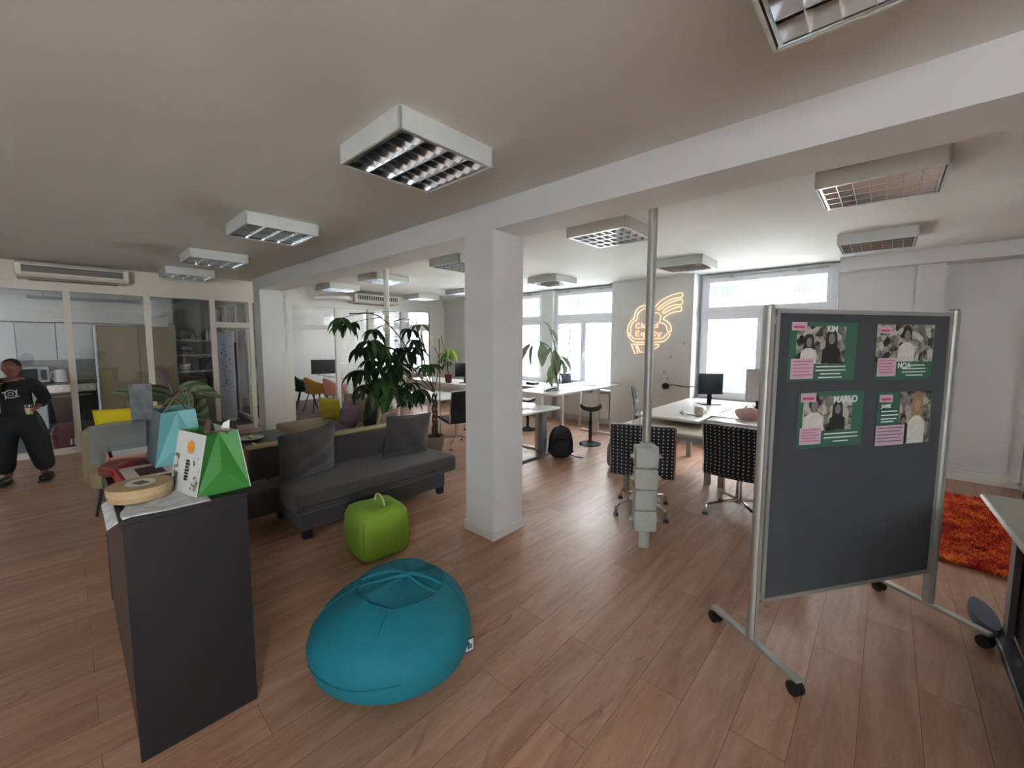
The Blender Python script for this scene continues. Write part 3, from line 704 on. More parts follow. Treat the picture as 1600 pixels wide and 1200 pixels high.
desk('white desk with bright monitor and pink bundle, partly behind the pinboard', -1.31, -.64, 4.36, 5.95, .80, DESKW, 'R', ALU)
desk('white desk by the column with a grey steel foot, next to the black backpack', -4.22, -3.32, 3.87, 4.66, .67, DESKW, 'T', mat('desk_leg_grey', '#8b8d8c', .45, .3), legy=.15)
hd = desk('raised white standing desk with leafy cuttings in a glass vase', -4.02, -3.30, 4.50, 6.32, .86, DESKW, 'B', TRIM)
desk('white desk behind the standing desk, below the window with the flower pot', -5.9, -4.15, 5.9, 6.6, .74, DESKW, '4', TRIM)
desk('low white desk left of the column, seen past the tree trunk', -6.75, -5.5, 4.20, 4.95, .60, DESKW, '4', TRIM)
desk('white desk carrying the monitor seen just left of the column', -7.9, -5.9, 5.15, 5.85, .74, DESKW, '4', TRIM)

DOT = None
def dots_mat():
    m = bpy.data.materials.new('perforated_black_weave'); m.use_nodes = True; nt = m.node_tree; b = nt.nodes['Principled BSDF']; N = nt.nodes.new; Lk = nt.links.new
    tc = N('ShaderNodeTexCoord'); mp = N('ShaderNodeMapping'); mp.inputs['Scale'].default_value = (1/.038, 1/.032, 1/.032); Lk(tc.outputs['Object'], mp.inputs[0])
    def lat(off):
        a = N('ShaderNodeVectorMath'); a.operation = 'ADD'; a.inputs[1].default_value = off; Lk(mp.outputs[0], a.inputs[0])
        f = N('ShaderNodeVectorMath'); f.operation = 'FRACTION'; Lk(a.outputs[0], f.inputs[0])
        s = N('ShaderNodeVectorMath'); s.operation = 'SUBTRACT'; s.inputs[1].default_value = (.5, .5, .5); Lk(f.outputs[0], s.inputs[0])
        k = N('ShaderNodeVectorMath'); k.operation = 'MULTIPLY'; k.inputs[1].default_value = (1.1, 0, 1); Lk(s.outputs[0], k.inputs[0])
        l = N('ShaderNodeVectorMath'); l.operation = 'LENGTH'; Lk(k.outputs[0], l.inputs[0]); return l
    a, c = lat((0, 0, 0)), lat((0, 0, 0))
    mn = N('ShaderNodeMath'); mn.operation = 'MINIMUM'; Lk(a.outputs['Value'], mn.inputs[0]); Lk(c.outputs['Value'], mn.inputs[1])
    lt = N('ShaderNodeMath'); lt.operation = 'LESS_THAN'; lt.inputs[1].default_value = .2; Lk(mn.outputs[0], lt.inputs[0])
    mx = N('ShaderNodeMixRGB'); mx.inputs[1].default_value = lin('#22242a')+(1,); mx.inputs[2].default_value = lin('#d8d2c8')+(1,); Lk(lt.outputs[0], mx.inputs[0])
    Lk(mx.outputs[0], b.inputs['Base Color']); b.inputs['Roughness'].default_value = .7; return m
DOT = dots_mat()
def task_chair(label, loc, rz, w_=.50, group=None, back=DOT, CHROME=CHROME):
    """local: sitter faces +Y, the back is on the -Y side"""
    t = thing('office_chair', label, 'office chair', loc, rz, group)
    prof = [(-.30, .86), (-.27, .70), (-.245, .55), (-.25, .44), (-.20, .385), (-.05, .40), (.15, .43), (.22, .425)]
    P = smoothpath([(0, a, b_) for a, b_ in prof], 5); n = len(P)-1
    nb = int(n*.5)
    b1 = B().grid(lambda u, v: (w_*(v-.5), P[min(nb, int(round(u*nb)))].y-.03*(1-(2*v-1)**2), P[min(nb, int(round(u*nb)))].z), nb, 8, .008)
    b1.build('backrest', back, t, smooth='all')
    b2 = B().grid(lambda u, v: (w_*(v-.5), P[nb+min(n-nb, int(round(u*(n-nb))))].y, P[nb+min(n-nb, int(round(u*(n-nb))))].z-.012*(1-(2*v-1)**2)), n-nb, 8, .02)
    b2.build('seat', back, t, smooth='all')
    B().tube([(-w_/2-.01, -.30, .865), (w_/2+.01, -.30, .865)], .009, 8).build('top_bar', CHROME, t, smooth=True)
    for s_ in (-1, 1):
        B().tube([P[i]+Vector((s_*(w_/2+.008), 0, 0)) for i in range(0, n+1, 2)], .008, 8).build('side_rail', CHROME, t, smooth=True)
    B().tube([(-w_/2, -.2, .385), (w_/2, -.2, .385)], .008, 8).tube([(-w_/2, .12, .42), (w_/2, .12, .42)], .008, 8).build('seat_bar', CHROME, t, smooth=True)
    B().cyl(0, 0, .10, .385, .028, .022).build('gas_column', CHROME, t, smooth=True)
    B().box(-.07, .07, -.18, .1, .365, .39, bev=.008).build('mechanism', DARKM, t)
    for k in range(4):
        a = PI/4+k*PI/2; c, s_ = math.cos(a), math.sin(a)
        lg = B().tube([(.02*c, .02*s_, .135), (.27*c, .27*s_, .10), (.30*c, .30*s_, .085), (.305*c, .305*s_, .02)], [.014, .012, .011, .010], 8).build('star_leg', CHROME, t, smooth=True)
        B().cyl(.305*c, .305*s_, 0, .022, .026, .018, 14).build('glide', DARKM, lg, smooth=True)
    return t
task_chair('black dotted office chair behind the power pole with socket boxes', (-1.63, 3.63, 0), math.radians(22), .52)
task_chair('black dotted office chair partly hidden by the left post of the pinboard', (-.93, 4.14, 0), math.radians(-2), .46)
MESHB = mat('black_mesh', '#24262a', .8, var=.3, scale=200)
task_chair('black mesh office chair cut off by the left edge of the column', (-4.76, 3.98, 0), math.radians(80), .48, back=MESHB)
task_chair('black office chair with white seat at the desk left of the column', (-5.28, 5.0, 0), math.radians(95), .46, back=MESHB)

def monitor(label, loc, rz, w_=.50, h_=.31, m=SCREEN, tilt=.0, rear=BLACK):
    t = thing('monitor', label, 'monitor', loc, rz)
    B().box(-w_/2, w_/2, -.012, .015, .13, .13+h_, bev=.004).build('housing', rear, t)
    B().box(-w_/2+.008, w_/2-.008, -.0145, -.0118, .14, .122+h_).build('screen', m, t)
    B().box(-.025, .025, .01, .03, .01, .26).build('stand_neck', BLACK, t)
    B().box(-.12, .12, -.06, .1, 0, .01, bev=.003).build('stand_foot', BLACK, t)
    return t
monitor('dark computer monitor standing on the white desk by the neon sign wall', (-1.60, 5.45, .80), math.radians(40), .30, .26)
monitor('computer monitor with a bright pale screen beside the pinboard edge', (-1.02, 5.25, .80), math.radians(62), .42, .36, mat('screen_pale', '#e6e6e2', .25), rear=mat('monitor_grey', '#cfd0cc', .5))
monitor('black computer monitor just left of the column', (-6.20, 5.42, .74), math.radians(50), .40, .27)

# standing stools
def wobble(label, loc, z=.60):
    t = thing('active_stool', label, 'stool', loc, .6, 'black standing stools at the raised desk')
    B().grid(lambda u, v: (.30*(u-.5), .26*(v-.5)*(1-.3*abs(2*u-1)**3), z-.015+.05*abs(2*u-1)**2.2-.03*abs(2*v-1)**2+.02), 16, 12, .03).build('seat', DARKM, t, smooth='all')
    B().lathe([(.013, .03), (.026, .1), (.026, z*.62), (.016, z*.64), (.016, z-.03), (.06, z-.015)], 18).build('column', DARKM, t, smooth=True)
    B().lathe([(.16, 0), (.165, .012), (.12, .028), (.04, .05), (.026, .07)], 32).build('base', DARKM, t, smooth=True)
    return t
wobble('black standing stool with round foot below the end of the raised desk', (-3.293, 5.423, 0), .58)
wobble('black standing stool just right of the column, under the raised desk', (-4.67, 5.56, 0), .56)

# black backpack on the floor
BPK = mat('backpack_nylon', '#16171a', .7, var=.15, scale=30, bump=.2, bscale=200)
bp_ = thing('backpack', 'black backpack standing on the floor against the desk leg', 'backpack', (-3.21, 4.53, 0), math.radians(40))
B().ell((0, 0, .215), (.165, .10, .215), 28, 18, .6, fn=lambda p: Vector((p.x*(1-.18*max(0, p.z/.2)), p.y*(1-.25*max(0, p.z/.2)), p.z))).build('body', BPK, bp_, smooth='all')
B().ell((0, -.08, .15), (.125, .05, .13), 20, 12, .6).build('front_pocket', BPK, bp_, smooth='all')
B().tube(bez((-.05, 0, .41), (0, 0, .47), (.05, 0, .41)), .008, 8).build('carry_handle', BPK, bp_, smooth=True)
for s_ in (-1, 1): B().tube(smoothpath([(s_*.07, .06, .38), (s_*.13, .10, .30), (s_*.15, .10, .15), (s_*.17, .06, .05)], 5), .014, 8).build('shoulder_strap', BPK, bp_, smooth=True)
B().tube([(.12, .05, .03), (.2, .0, .012), (.3, -.03, .008)], .007, 6).build('loose_strap', BPK, bp_)
B().tube(bez((-.13, -.06, .25), (0, -.14, .36), (.13, -.06, .25)), .003, 6).build('zip', DARKM, bp_)

# ------------------------------------------------------------------ plants
LEAFD = mat('leaf_dark_green', '#1a3016', .38, var=.25, scale=9)
LEAFM = mat('leaf_mid_green', '#3c5e2c', .4, var=.2, scale=9)
LEAFL = mat('leaf_light_green', '#8fae4a', .45, var=.15, scale=9)
LEAFP = mat('leaf_pale_green', '#8ea57e', .45, var=.15, scale=9)
BARK = mat('bark', '#5c4536', .85, var=.3, scale=40, bump=.4, bscale=120)
STEMG = mat('green_stem', '#4f5238', .7, var=.15, scale=30)
def leaf(b, base, d, L, W, droop=.5, fold=.25, n=6, roll=0):
    """one leaflet from base along direction d, bending down"""
    d = Vector(d).normalized(); side = d.cross(Vector((0, 0, 1)))
    side = side.normalized() if side.length > .05 else Vector((1, 0, 0)).cross(d).normalized()
    if roll: side = Matrix.Rotation(roll, 3, d) @ side
    p = Vector(base); rows = []; dirv = d.copy()
    for i in range(n+1):
        t = i/n; w_ = W*math.sin(PI*min(1, t*.93+.05)**.85)**.9*(1-.15*t)
        if i == n: w_ = .0005
        up_ = side.cross(dirv).normalized()
        rows.append([p-side*w_/2+up_*w_*fold, p.copy(), p+side*w_/2+up_*w_*fold])
        dirv = (dirv+Vector((0, 0, -1))*droop/n).normalized(); p = p+dirv*L/n
    b._add([c for r in rows for c in r], [(i*3+k, i*3+k+1, i*3+k+4, i*3+k+3) for i in range(n) for k in (0, 1)])
def palm(b, c, L, axis=None, nl=6, spread=.9, droop=1.1, wr=.37, rnd=random):
    """palmate cluster of drooping leaflets"""
    a0 = rnd.random()*6.28
    for k in range(nl):
        a = a0+2*PI*k/nl+rnd.uniform(-.25, .25); el = rnd.uniform(-.5, .25)
        d = Vector((math.cos(a)*spread, math.sin(a)*spread, el)); l = L*rnd.uniform(.75, 1.1)
        leaf(b, c, d, l, l*wr, droop*rnd.uniform(.7, 1.3))
rnd = random.Random(11)
tree = thing('potted_tree', 'tall braided indoor tree with drooping dark green leaf clusters behind the grey sofa', 'plant', (-4.714, 3.54, 0))
O = Vector((-4.714, 3.54, 0))
pot = B().lathe([(.10, 0), (.145, .20), (.15, .21), (.15, .235), (.135, .235), (.13, .20)], 28).build('pot', mat('pot_beige', '#a39a88', .5, var=.05), tree, smooth=True)
B().lathe([(.001, .19), (.128, .20), (.13, .205)], 20).build('soil', mat('soil', '#2c2019', .95, var=.3, scale=60), tree)
for k in range(3):
    pts = [(.028*math.cos(2.1*k+z*14), .028*math.sin(2.1*k+z*14), .18+z) for z in [i*.02 for i in range(34)]]
    B().tube(pts, [.019-.006*i/33 for i in range(34)], 8).build('braided_trunk', BARK, tree, smooth='all')
B().tube([(.10, .02, .2), (.10, .02, 1.62)], .007, 8).build('support_cane', mat('cane', '#8a5a3c', .6), tree)
top = Vector((0, 0, .86))
tips = {}
clusters = [(-5.02, 2.35, 1.87, .20), (-4.98, 2.43, 1.80, .22), (-4.85, 2.69, 1.73, .20), (-4.87, 2.65, 1.58, .26), (-4.82, 2.73, 1.55, .24), (-4.9, 2.58, 1.50, .24), (-4.79, 2.79, 1.49, .2), (-4.86, 2.66, 1.34, .2), (-4.76, 2.84, 1.36, .22),
 (-4.94, 2.52, 1.22, .22), (-4.83, 2.72, 1.22, .28), (-4.9, 2.58, 1.04, .24), (-4.79, 2.79, 1.08, .32), (-4.73, 2.9, 1.14, .26), (-4.71, 2.93, .98, .28), (-4.83, 2.72, .93, .26), (-4.75, 2.86, .95, .32), (-4.70, 2.92, 1.27, .24),
 (-4.61, 3.08, 1.74, .17), (-4.56, 3.14, 1.60, .2), (-4.54, 3.18, 1.80, .16), (-4.68, 2.97, 1.49, .18), (-4.61, 3.07, 1.44, .24), (-4.56, 3.15, 1.49, .2), (-4.67, 2.99, 1.21, .17), (-4.62, 3.07, 1.05, .15), (-4.55, 3.17, .95, .22), (-4.6, 3.1, .86, .22), (-4.50, 3.3, 1.25, .2), (-4.72, 2.9, 1.40, .2)]
br = B()
for ends, thick in ((((-.05, -.1, 1.07), (-.15, -.25, 1.34), (-.25, -.4, 1.65), (-.2, -.75, 1.92), (-.26, -1.1, 1.93)), .009), (((.02, -.15, 1.2), (.1, -.3, 1.6), (.14, -.38, 1.84)), .008),
                    (((0, -.2, 1.05), (.0, -.45, 1.30), (-.05, -.75, 1.42)), .009), (((.05, -.2, .95), (.03, -.5, 1.15), (-.02, -.7, 1.30)), .009), (((-.05, -.05, 1.3), (.02, -.35, 1.85), (-.08, -.7, 1.80), (-.12, -.9, 1.68)), .006), (((.05, -.1, 1.0), (.12, -.35, 1.12)), .007), (((.1, .02, 1.3), (.15, -.1, 1.5)), .006)):
    br.tube(smoothpath([top]+[Vector(e) for e in ends], 6), thick, 6)
br.build('branches', BARK, tree, smooth=True)
for i, (x, y, z, L) in enumerate(clusters):
    b = B(); dep = rnd.uniform(-.22, .22); c = Vector((x, y, z))-O; v = Vector((x, y, 0)).normalized(); c += v*dep
    palm(b, c, L*1.3, nl=rnd.choice((5, 6, 7)), droop=1.5, spread=.8, rnd=rnd)
    # petiole back to the nearest branch mass
    tgt = Vector((-.05, -.55, c.z+.10)) if c.y < -.45 else Vector((0, -.3, c.z+.12))
    b.tube(bez(c, (c+tgt)/2+Vector((0, 0, .05)), tgt, 5), .0035, 5)
    b.build('leaf_cluster', LEAFD if i % 4 else LEAFM, tree)
# second plant on the far desk
pl = thing('potted_plant', 'leggy plant with bright green leaves in a dark red pot, left of the column', 'plant', (-6.50, 5.24, .74))
B().lathe([(.06, 0), (.085, .16), (.09, .17), (.075, .17)], 20).build('pot', mat('pot_dark_red', '#5a1f20', .4), pl, smooth=True)
B().tube(smoothpath([(0, 0, .15), (-.02, -.04, .5), (-.07, -.12, .94)], 6), .007, 6).tube(smoothpath([(0, 0, .15), (.05, -.06, .4), (.12, -.12, .62), (.22, -.12, .66)], 6), .005, 6).build('stem', STEMG, pl)
for c, L, m in (((-.02, -.05, .58), .24, LEAFM), ((.03, -.04, .42), .22, LEAFM), ((-.06, -.08, .48), .2, LEAFM), ((.22, -.12, .66), .28, LEAFL), ((.2, -.1, .60), .25, LEAFL)):
    b = B(); palm(b, Vector(c), L, nl=5, droop=1.4, rnd=rnd); b.build('leaf_cluster', m, pl)
# cuttings in a glass vase on the raised desk
vs = thing('glass_vase', 'glass vase with tall pale green drooping cuttings on the raised white desk', 'vase', (-3.55, 4.92, .86))
VG = glassmat('vase_glass', (.93, .96, .95), .10)
B().lathe([(.05, 0), (.055, .01), (.05, .16), (.045, .20)], 20).build('glass', VG, vs, smooth=True)
vst = B()
for pts in ([(0, 0, .02), (-.03, -.02, .3), (-.12, -.05, .62), (-.28, -.12, .72), (-.4, -.16, .68)], [(0, 0, .02), (.02, .0, .3), (-.08, -.03, .75), (-.15, -.03, .92)], [(0, 0, .02), (.03, .01, .25), (.03, .02, .50)], [(0, 0, .02), (-.05, -.02, .35), (-.08, 0, .6)]):
    vst.tube(smoothpath(pts, 5), .006, 6)
vst.build('stem', STEMG, vs)
for c, d, L in (((-.40, -.16, .68), (-.4, -.1, -.5), .26), ((-.36, -.14, .68), (-.1, -.1, -1), .3), ((-.25, -.1, .70), (.1, 0, -1), .33), ((-.20, -.08, .68), (-.2, 0, -1), .30), ((-.15, -.03, .90), (.5, .2, -.6), .22), ((-.15, -.03, .92), (-.3, 0, .4), .15), ((-.07, -.02, .58), (.1, 0, -1), .38), ((-.06, 0, .40), (-.2, 0, -1), .34), ((.03, .02, .50), (.5, .2, -.5), .24), ((.03, .02, .46), (.2, .1, -1), .26), ((-.02, 0, .2), (-.3, -.1, -.1), .2), ((-.1, 0, .62), (-.5, -.2, -.6), .3)):
    b = B(); leaf(b, c, d, L*1.1, L*.55, .6, roll=.3); b.build('leaf', LEAFP, vs)
sp = thing('flower_pot', 'dark grey-blue flower pot with a curly stem on the window sill behind the vase', 'flower pot', (-4.70, 6.79, .69), 0)
B().lathe([(.085, 0), (.11, .20), (.12, .21), (.12, .25), (.10, .25)], 24).build('pot', mat('pot_slate', '#4a4d5c', .5), sp, smooth=True)
B().tube(smoothpath([(0, 0, .22), (.03, 0, .7), (.08, 0, 1.05), (0, 0, 1.2), (-.2, 0, 1.15)], 6), .012, 8).tube(smoothpath([(.02, 0, .5), (.1, 0, .82), (-.1, 0, .80), (-.3, 0, .88)], 6), .01, 8).build('curly_stem', mat('grey_stem', '#7c7f78', .6), sp, smooth=True)

# ------------------------------------------------------------------ neon sign on the wall between the windows
# neon
NEON = mat('neon_orange', (1.0, .70, .42), .5, emit=1.25, var=0); NEONP = mat('neon_pink_orange', (1.0, .50, .33), .5, emit=1.2, var=0)
ns = thing('neon_sign', 'glowing orange neon sign of a cloud with rainbow stripes on the white wall', 'sign', (-2.935, 6.6, 1.86))
ns.scale = (.95, 1, 1)
NW = .0095
def nl(pts, closed=False, m=NEON, nm='neon_tube', r=NW, sm_=0):
    P = [Vector((x, 0, z)) for x, z in pts]
    if closed: P.append(P[0])
    if sm_: P = smoothpath(P, sm_)
    B().tube(P, r*.55, 6).build(nm, m, ns, smooth=True)
def arc(cx, cz, r, a0, a1, n=12): return [(cx+r*math.cos(math.radians(a0+(a1-a0)*k/n)), cz+r*math.sin(math.radians(a0+(a1-a0)*k/n))) for k in range(n+1)]
# picture crop units -> metres: (px-350)*.00172, (560-py)... laid out by hand below
def N_(pts, k=.00168): return [((x-350)*k, (430-y)*k) for x, y in pts]
outer = N_([(115, 510), (115, 470), (125, 430), (150, 390), (185, 362), (192, 320), (215, 275), (250, 250), (300, 240), (345, 245), (385, 262), (412, 258)])
nl(outer, sm_=4)
nl(N_([(115, 512), (150, 512), (150, 470), (165, 420), (190, 395), (218, 378), (222, 335), (245, 300), (285, 275), (330, 272), (365, 290), (385, 320), (440, 318), (465, 340), (475, 370), (462, 412), (500, 420), (535, 450), (548, 500), (585, 498)]), sm_=3)
nl(N_([(585, 498), (582, 455), (560, 420), (530, 395), (500, 382), (530, 350), (580, 325), (630, 315), (675, 312), (675, 270), (620, 278), (560, 298), (510, 325), (490, 315), (520, 285), (570, 262), (620, 250), (680, 248), (680, 205), (620, 212), (560, 230), (505, 258), (460, 290), (437, 282), (480, 245), (540, 210), (600, 190), (680, 180), (680, 143), (610, 150), (540, 170), (470, 205), (412, 258)]), sm_=2)
nl(N_([(120, 535), (155, 532), (175, 555), (205, 568), (350, 570), (480, 566), (515, 552), (540, 522), (575, 522), (555, 560), (520, 590), (480, 600), (300, 603), (210, 603), (165, 585)]), True, sm_=2)
nl(N_([(162, 625), (210, 625), (240, 715), (205, 718)]), True); nl(N_([(225, 625), (330, 625), (330, 703), (262, 703)]), True); nl(N_([(345, 690), (345, 640), (445, 622), (465, 630), (455, 648), (400, 678), (345, 700)]), False)
LET = {'C': [[(1, .85), (.7, 1), (.3, 1), (0, .7), (0, .3), (.3, 0), (.7, 0), (1, .15)]], 'l': [[(.1, 0), (.1, 1.1)]], 'o': [[(.5, 0), (.05, .2), (.05, .5), (.5, .7), (.95, .5), (.95, .2), (.5, 0)]],
 'u': [[(0, .7), (0, .2), (.3, 0), (.7, 0), (.9, .2), (.9, .7)], [(.9, .3), (.9, 0)]], 'd': [[(.9, 0), (.9, 1.1)], [(.9, .15), (.5, 0), (.05, .2), (.05, .5), (.5, .7), (.9, .5)]],
 'E': [[(.9, 1), (0, 1), (0, 0), (.9, 0)], [(0, .52), (.75, .52)]], 'q': [[(.9, -.35), (.9, .7)], [(.9, .15), (.5, 0), (.05, .2), (.05, .5), (.5, .7), (.9, .5)]], 'i': [[(.1, 0), (.1, .65)]], 't': [[(.3, 1), (.3, .15), (.6, 0)], [(0, .7), (.65, .7)]], 'y': [[(0, .7), (.45, .05)], [(.95, .7), (.3, -.35)]]}
ADV = {'C': 1.3, 'l': .45, 'o': 1.25, 'u': 1.25, 'd': 1.2, 'E': 1.25, 'q': 1.2, 'i': .45, 't': .9, 'y': 1.1}
def nword(wd, x, z, s):
    for ch in wd:
        for st in LET[ch]: nl([(x+px_*s*.95, z+pz_*s) for px_, pz_ in st], m=NEONP, nm='letter_%s' % ch.lower(), r=.0125)
        x += ADV[ch]*s*.98
nword('Cloud', -.235, -.055, .078); nword('Equity', -.235, -.185, .078)
mk = B()
for x, z in ((.36, -.30), (.16, -.52), (.06, -.78), (.12, -.88), (.1, -1.0)): mk.ell((x, .018, z), (.012, .002, .03), 8, 5)
tag(mk.build('wall_stain', mat('stain_grey', '#a8a5a0', .8), None, loc=(-2.72, 6.6, 1.86)), 'faint grey scuff marks on the wall beneath the neon sign', 'stain')

# cable reel and socket on that wall
cr = thing('cable', 'black cable running along the wall from a round plug to the window corner', 'cable', (-2.5, 6.55, 0))
B().cyl(0, 0, 0, .05, .05, n=20, M=T(-.12, .07, .86, rx=PI/2)).build('round_plug', DARKM, cr, smooth=True)
B().tube(smoothpath([(-.12, .02, .86), (0, .03, .89), (.2, .04, .87), (.3, .1, .88), (.45, .25, .85), (.6, .1, .83)], 6), .008, 6).build('cord', BLACK, cr)

# ------------------------------------------------------------------ things on the desks
bt = thing('water_bottle', 'clear glass bottle standing at the left end of the pale wooden desk', 'bottle', (-1.89, 4.02, .72))
B().lathe([(.038, 0), (.04, .02), (.04, .15), (.02, .20), (.016, .25)], 18).build('glass', VG, bt, smooth=True)
B().cyl(0, 0, .25, .265, .018).build('cap', WHITE, bt)
mg = thing('mug', 'beige and white mug tipped beside a small can near the front of the desk', 'mug', (-1.44, 4.55, .80))
B().lathe([(.038, 0), (.045, .02), (.045, .085), (.041, .085), (.04, .02)], 20, T(rz=0)).build('cup', mat('mug_beige', '#cfc7b4', .5, var=.1, scale=30), mg, smooth=True)
B().tube(bez((.043, 0, .07), (.085, 0, .045), (.043, 0, .02)), .006, 8).build('handle', mat('mug_beige', '#cfc7b4', .5), mg, smooth=True)
kl = thing('figurine', 'small pale crumpled paper lump beside the mug on the white desk', 'paper', (-1.60, 4.50, .80))
B().ell((0, 0, .02), (.035, .025, .02), 10, 7, .8, fn=lambda p: p*(1+.25*math.sin(60*p.x+40*p.z))).build('lump', WHITE, kl)
B().tube([(.02, 0, .01), (.12, .02, .006)], .005, 6).build('tail', BLACK, kl)
pk = B().ell((0, 0, .06), (.11, .08, .065), 20, 12, .85, fn=lambda p: p*(1+.12*math.sin(40*p.x)*math.cos(50*p.y)+.06*math.sin(70*p.z)))
tag(pk.build('bundle', mat('pink_cloth', '#e0b3ae', .85, var=.1, scale=20), None, smooth='all', loc=(-1.0, 4.66, .80)), 'crumpled pink bundle on the white desk next to the pinboard', 'cloth')
tag(B().box(-.17, .17, -.12, .12, 0, .008, bev=.002).build('laptop', WHITE, None, loc=(-1.17, 4.72, .80)), 'flat white laptop lying beside the pink bundle', 'laptop')
cb = B()
for k in range(3): cb.tube(smoothpath([(-.05, .05*k, .01), (.05, .1+.03*k, .06+.02*k), (.12, .12, .02), (.2, .05-.06*k, .01), (.16, -.05, .01)], 5), .005, 5)
tag(cb.build('cable_tangle', BLACK, None, loc=(-1.13, 5.0, .80)), 'tangle of black cables at the foot of the bright monitor', 'cable')
cb = B()
for k in range(4): cb.tube(smoothpath([(0, .05*k, .01), (.08, .1+.03*k, .04), (.15, .02*k, .02), (.05, -.08, .01), (-.05, .02*k, .02)], 5), .007, 5)
tag(cb.build('cable_tangle', BLACK, None, loc=(-3.62, 4.72, .865)), 'loose black cables lying at the foot of the glass vase', 'cable')
pb_ = thing('notepad', 'white notepad and papers at the far window end of the raised desk', 'notepad', (-3.55, 5.9, .86), .2)
B().box(-.15, .15, -.11, .11, 0, .012).build('pages', WHITE, pb_)
B().box(-.10, .16, -.02, .19, .012, .016, T(rz=.3)).build('loose_sheet', mat('paper_bluish', '#ccd0dd', .8), pb_)
tag(B().box(-.1, .1, -.08, .08, 0, .05, bev=.006).build('black_box', BLACK, None, loc=(-5.05, 6.15, .74)), 'small dark box on the desk below the window behind the vase', 'box')
kb = thing('keyboard', 'pale keyboard lying on the low desk edge right of the column', 'keyboard', (-3.72, 4.15, .67), .1)
B().box(-.2, .2, -.07, .07, 0, .015, bev=.003).build('case', WHITE, kb)
kk = B()
for i in range(12):
    for j in range(4): kk.box(-.185+i*.031, -.16+i*.031, -.058+j*.03, -.035+j*.03, .014, .02)
kk.build('keys', WHITE, kb, stuff=True)
wb = thing('shopping_bag', 'light grey bag with brown contents on the floor left of the dotted chair', 'bag', (-2.42, 4.62, 0), .4)
B().ell((0, 0, .17), (.12, .09, .17), 20, 12, .6).build('body', mat('grey_bag', '#9b9994', .8, var=.08, scale=15), wb, smooth='all')
B().ell((-.04, 0, .35), (.05, .04, .06), 12, 8, .8).build('brown_contents', mat('brown_leather', '#4a332a', .6), wb, smooth='all')
nc = task_chair('dark high-backed chair standing behind the metal pole by the neon sign wall', (-2.27, 5.41, 0), math.radians(-68), .46, back=MESHB, CHROME=DARKM)
nc.scale = (1, 1, 1.12)
fcb = B()
for k in range(3): fcb.tube(smoothpath([(0, 0, .01), (.4, .08*k, .01), (.8, .1-.1*k, .012), (1.2, .15, .01), (1.5, 0, .01)], 6), .006, 5)
tag(fcb.build('floor_cable', TRIM, None, loc=(-3.6, 6.45, 0)), 'white cables lying on the floor below the window and neon wall', 'cable')

# ------------------------------------------------------------------ right edge: rug, desk, rolling rack
rg = thing('shag_rug', 'bright orange and red shaggy rug on the floor right of the pinboard', 'rug', (.80, 5.15, 0))
rnd = random.Random(5)
rb = B(); softbox(rb, -.44, .60, -.92, .92, 0, .02, .009); rb.build('backing', mat('rug_backing', '#7a2412', .95), rg)
mrug = bpy.data.materials.new('rug_pile'); mrug.use_nodes = True; nt = mrug.node_tree; bs = nt.nodes['Principled BSDF']; bs.inputs['Roughness'].default_value = .9
tc = nt.nodes.new('ShaderNodeTexCoord'); nn = nt.nodes.new('ShaderNodeTexNoise'); nn.inputs['Scale'].default_value = 9; nn.inputs['Detail'].default_value = 5
rr = nt.nodes.new('ShaderNodeValToRGB'); rr.color_ramp.elements[0].position = .34; rr.color_ramp.elements[0].color = lin('#a8200e')+(1,); rr.color_ramp.elements[1].position = .68; rr.color_ramp.elements[1].color = lin('#ff8a3a')+(1,)
em = rr.color_ramp.elements.new(.5); em.color = lin('#e04a1c')+(1,)
nt.links.new(tc.outputs['Object'], nn.inputs['Vector']); nt.links.new(nn.outputs[0], rr.inputs[0]); nt.links.new(rr.outputs[0], bs.inputs['Base Color'])
pile = B(); V_, F_ = [], []
for k in range(15000):
    x, y = rnd.uniform(-.45, .61), rnd.uniform(-.94, .94)
    if (abs(x-.08)/.53)**12+(abs(y)/.94)**12 > 1: continue
    a = rnd.random()*6.28; h = rnd.uniform(.03, .06); l = rnd.uniform(.02, .05); dx, dy = math.cos(a), math.sin(a); w_ = .005; i = len(V_)
    V_ += [(x-dy*w_, y+dx*w_, .012), (x+dy*w_, y-dx*w_, .012), (x+dx*l*.6+dy*w_, y+dy*l*.6-dx*w_, h), (x+dx*l*.6-dy*w_, y+dy*l*.6+dx*w_, h), (x+dx*l*1.3, y+dy*l*1.3, h*.75)]
    F_ += [(i, i+1, i+2, i+3), (i+3, i+2, i+4)]
me = bpy.data.meshes.new('pile'); me.from_pydata(V_, [], F_); me.materials.append(mrug); po = bpy.data.objects.new('pile', me); C.objects.link(po); po.parent = rg; po['kind'] = 'stuff'

rd = thing('desk', 'pale grey desk top with black side panel at the right edge of the picture', 'desk', (.98, 2.93, 0))
B().prism([(-.53, .58), (-.50, -.25), (-.38, -1.2), (.9, -1.2), (.9, .62), (-.2, .62)], .028, T(0, 0, .702)).build('tabletop', mat('grey_top', '#a9aca0', .4, var=.03), rd)
B().tube([(-.53, .58, .716), (-.50, -.25, .716), (-.38, -1.2, .716)], .015, 6).build('edge_band', mat('edge_light', '#cfd0c8', .5), rd)
B().box(-.40, -.37, -1.1, .42, .05, .70).build('side_panel', BLACKL, rd)
B().box(-.43, -.405, .36, .46, .03, .68).build('leg', mat('leg_grey_mauve', '#6d686a', .5), rd)
B().box(-.47, -.40, -1.1, .48, 0, .035, bev=.008).build('foot_rail', DARKM, rd)
ft = thing('plastic_mat', 'rounded slate blue plastic piece on the floor beside the right-hand desk', 'mat', (.49, 3.46, 0), .1)
